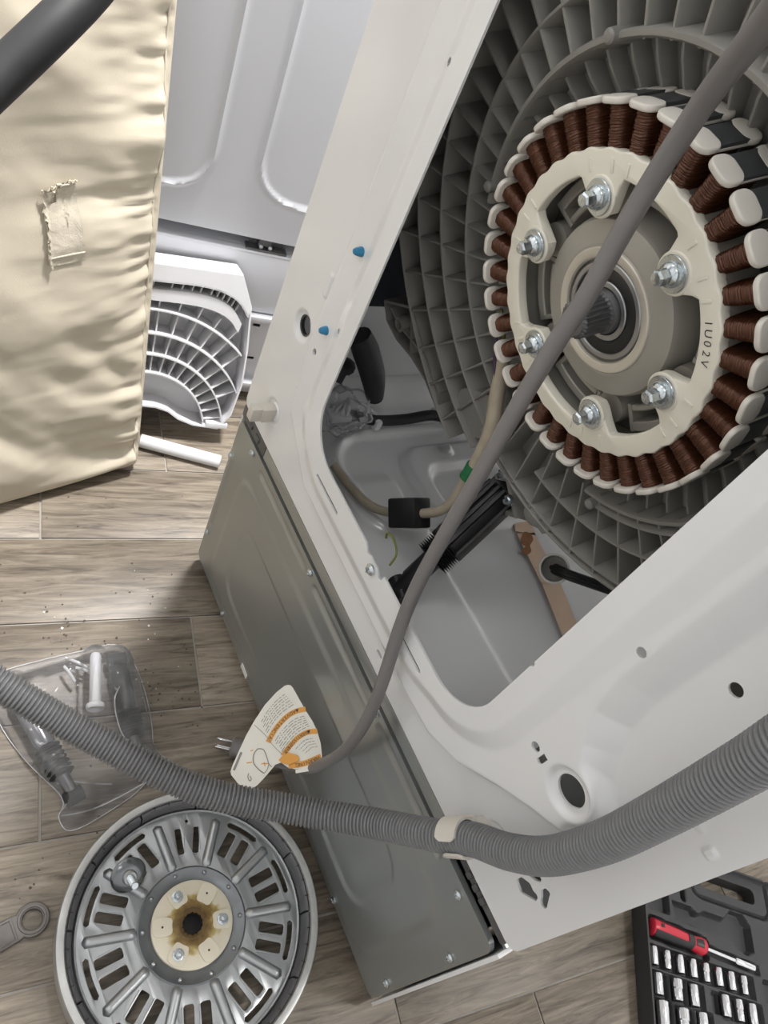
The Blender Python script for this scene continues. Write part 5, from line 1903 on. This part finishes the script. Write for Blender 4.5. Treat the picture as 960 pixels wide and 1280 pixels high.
for s, t, r, L_, row, k in SOCK:
    mb = MB()
    P = [(0, 0, 0), (0, 0.0008, 0), (0, L_ * 0.42, 0), (0, L_ * 0.46, 0), (0, L_ - 0.0008, 0), (0, L_, 0)]
    e = 0.86 if k % 3 == 1 else 0.96
    mb.tube(P, [r * 0.93, r, r, r * e, r * e, r * e * 0.93], 24)
    M = KM @ M4((s, -(t - L_ / 2), TZ - 0.009 + r + 0.0008), (1, 0, 0), (0, -1, 0), (0, 0, -1))
    o = mb.build('socket', CHROME, None, M)
    tag(o, 'chrome socket, %s from the case wall in the %s' % (ORD[k], row), 'socket', 'sockets in the tool case')
    MB().tube([(0, L_ - 0.0002, 0), (0, L_ + 0.0003, 0)], r * 0.62, 6).build('drive_hole', BLACK, o, M)
# screwdriver
d0, d1 = K(*DRV[0], 0), K(*DRV[1], 0)
dx = (d1 - d0).normalized()
SDM = M4((d0.x, d0.y, TZ + 0.0008), dx, (-dx.y, dx.x, 0))
drv = thing('screwdriver', 'red and black screwdriver lying in the open tool case', 'screwdriver', (d0.x, d0.y, TZ - 0.011))
rr_ = [(0.0, 0.0085), (0.002, 0.0118), (0.006, 0.0128), (0.014, 0.0122), (0.045, 0.0118), (0.062, 0.0108), (0.070, 0.0098), (0.078, 0.0108), (0.086, 0.0122), (0.091, 0.0118), (0.095, 0.0085), (0.097, 0.005)]
MB().tube([(x, 0, 0) for x, r in rr_], [r for x, r in rr_], 28).build('handle', RED, drv, SDM)


def grip_shell(name, a0, a1, xs, off, mt):
    v, f = [], []
    n = 10
    for x in xs:
        r = np.interp(x, [q[0] for q in rr_], [q[1] for q in rr_]) + off
        for k in range(n + 1):
            a = math.radians(a0 + (a1 - a0) * k / n)
            v.append((x, r * math.cos(a), r * math.sin(a)))
    for i in range(len(xs) - 1):
        for k in range(n):
            f.append((i * (n + 1) + k, i * (n + 1) + k + 1, (i + 1) * (n + 1) + k + 1, (i + 1) * (n + 1) + k))
    add(name, mesh(v, f), mt, drv, SDM)


xs = list(np.linspace(0.004, 0.070, 14))
grip_shell('rubber_grip', 115, 185, xs, 0.0011, BLACK)
grip_shell('rubber_grip', -10, 52, xs, 0.0011, BLACK)
grip_shell('rubber_grip', 40, 130, list(np.linspace(0.060, 0.071, 5)), 0.0012, BLACK)
grip_shell('rubber_grip', 62, 118, list(np.linspace(0.074, 0.085, 5)), 0.0010, BLACK)
MB().box((0.0135, 0.002, 0.0128), (0.0055, 0.0050, 0.0010), b=0.0003).build('handle_hole', BLACK, drv, SDM)
MB().tube([(0.095, 0, 0), (0.150, 0, 0)], 0.0028, 14).build('shaft', CHROME, drv, SDM)
MB().tube([(0.148, 0, 0), (0.150, 0, 0), (0.181, 0, 0), (0.182, 0, 0)], [0.0040, 0.0050, 0.0050, 0.0042], 20).build('bit_holder', CHROME, drv, SDM)

# ================================================================== BLACK HOSE, close to the viewer, upper left
P = [(0.06, -0.64, 0.013), (0.03, -0.68, 0.04), (-0.02, -0.67, 0.2), (-0.04, -0.60, 0.5), (-0.052, -0.50, 0.69), (-0.075, -0.425, 0.755), (-0.105, -0.378, 0.776), (-0.129, -0.343, 0.795), (-0.146, -0.322, 0.808), (-0.166, -0.292, 0.831), (-0.186, -0.269, 0.847), (-0.209, -0.244, 0.868), (-0.26, -0.18, 0.925), (-0.34, -0.10, 1.03), (-0.385, -0.03, 1.17), (-0.385, 0.05, 1.31), (-0.33, 0.12, 1.375), (-0.24, 0.16, 1.362), (-0.15, 0.18, 1.3575)]
o = MB().tube(P, 0.0112, 18, sub=6).build('black_hose', RUBBER)
tag(o, 'black rubber hose hanging close to the viewer in front of the foam pad', 'hose')

# ================================================================== FLOOR DEBRIS
mb, mw = MB(), MB()
cl = [(-0.255, -0.222, 22, .013), (-0.19, -0.075, 10, .03), (-0.28, -0.06, 12, .05), (-0.15, -0.145, 18, .02), (-0.13, -0.12, 16, .018), (-0.36, -0.18, 14, .08), (-0.11, -0.11, 16, .03), (0.03, -0.25, 8, .04), (-0.24, -0.17, 10, .05), (-0.08, -0.06, 10, .03), (0.06, -0.33, 8, .03), (-0.30, -0.26, 8, .03)]
OCT = ([(1, 0, 0), (-1, 0, 0), (0, 1, 0), (0, -1, 0), (0, 0, 1), (0, 0, -1)], [(0, 2, 4), (2, 1, 4), (1, 3, 4), (3, 0, 4), (2, 0, 5), (1, 2, 5), (3, 1, 5), (0, 3, 5)])
for cx, cy, n, s in cl:
    for k in range(n):
        x, y = random.gauss(cx, s), random.gauss(cy, s)
        if math.hypot(x - 0.173, y + 0.172) < 0.155 or (y > -0.03 and x > -0.36):
            continue
        r = random.uniform(0.0006, 0.0017)
        dst = mw if random.random() < 0.14 else mb
        dst.raw([(x + a * r * random.uniform(.6, 1.6), y + b * r * random.uniform(.6, 1.6), 0.0004 + r * 0.5 + c * r * 0.5) for a, b, c in OCT[0]], OCT[1])
for nm, m_, mt, lb in (('dark_crumbs', mb, CRUMB, 'dark crumbs scattered over the wooden floor'), ('white_chips', mw, CHIP, 'small white chips scattered over the wooden floor')):
    o = m_.build(nm, mt, None, smooth=False)
    o['kind'] = 'stuff'
    o['label'] = lb
    o['category'] = 'debris'
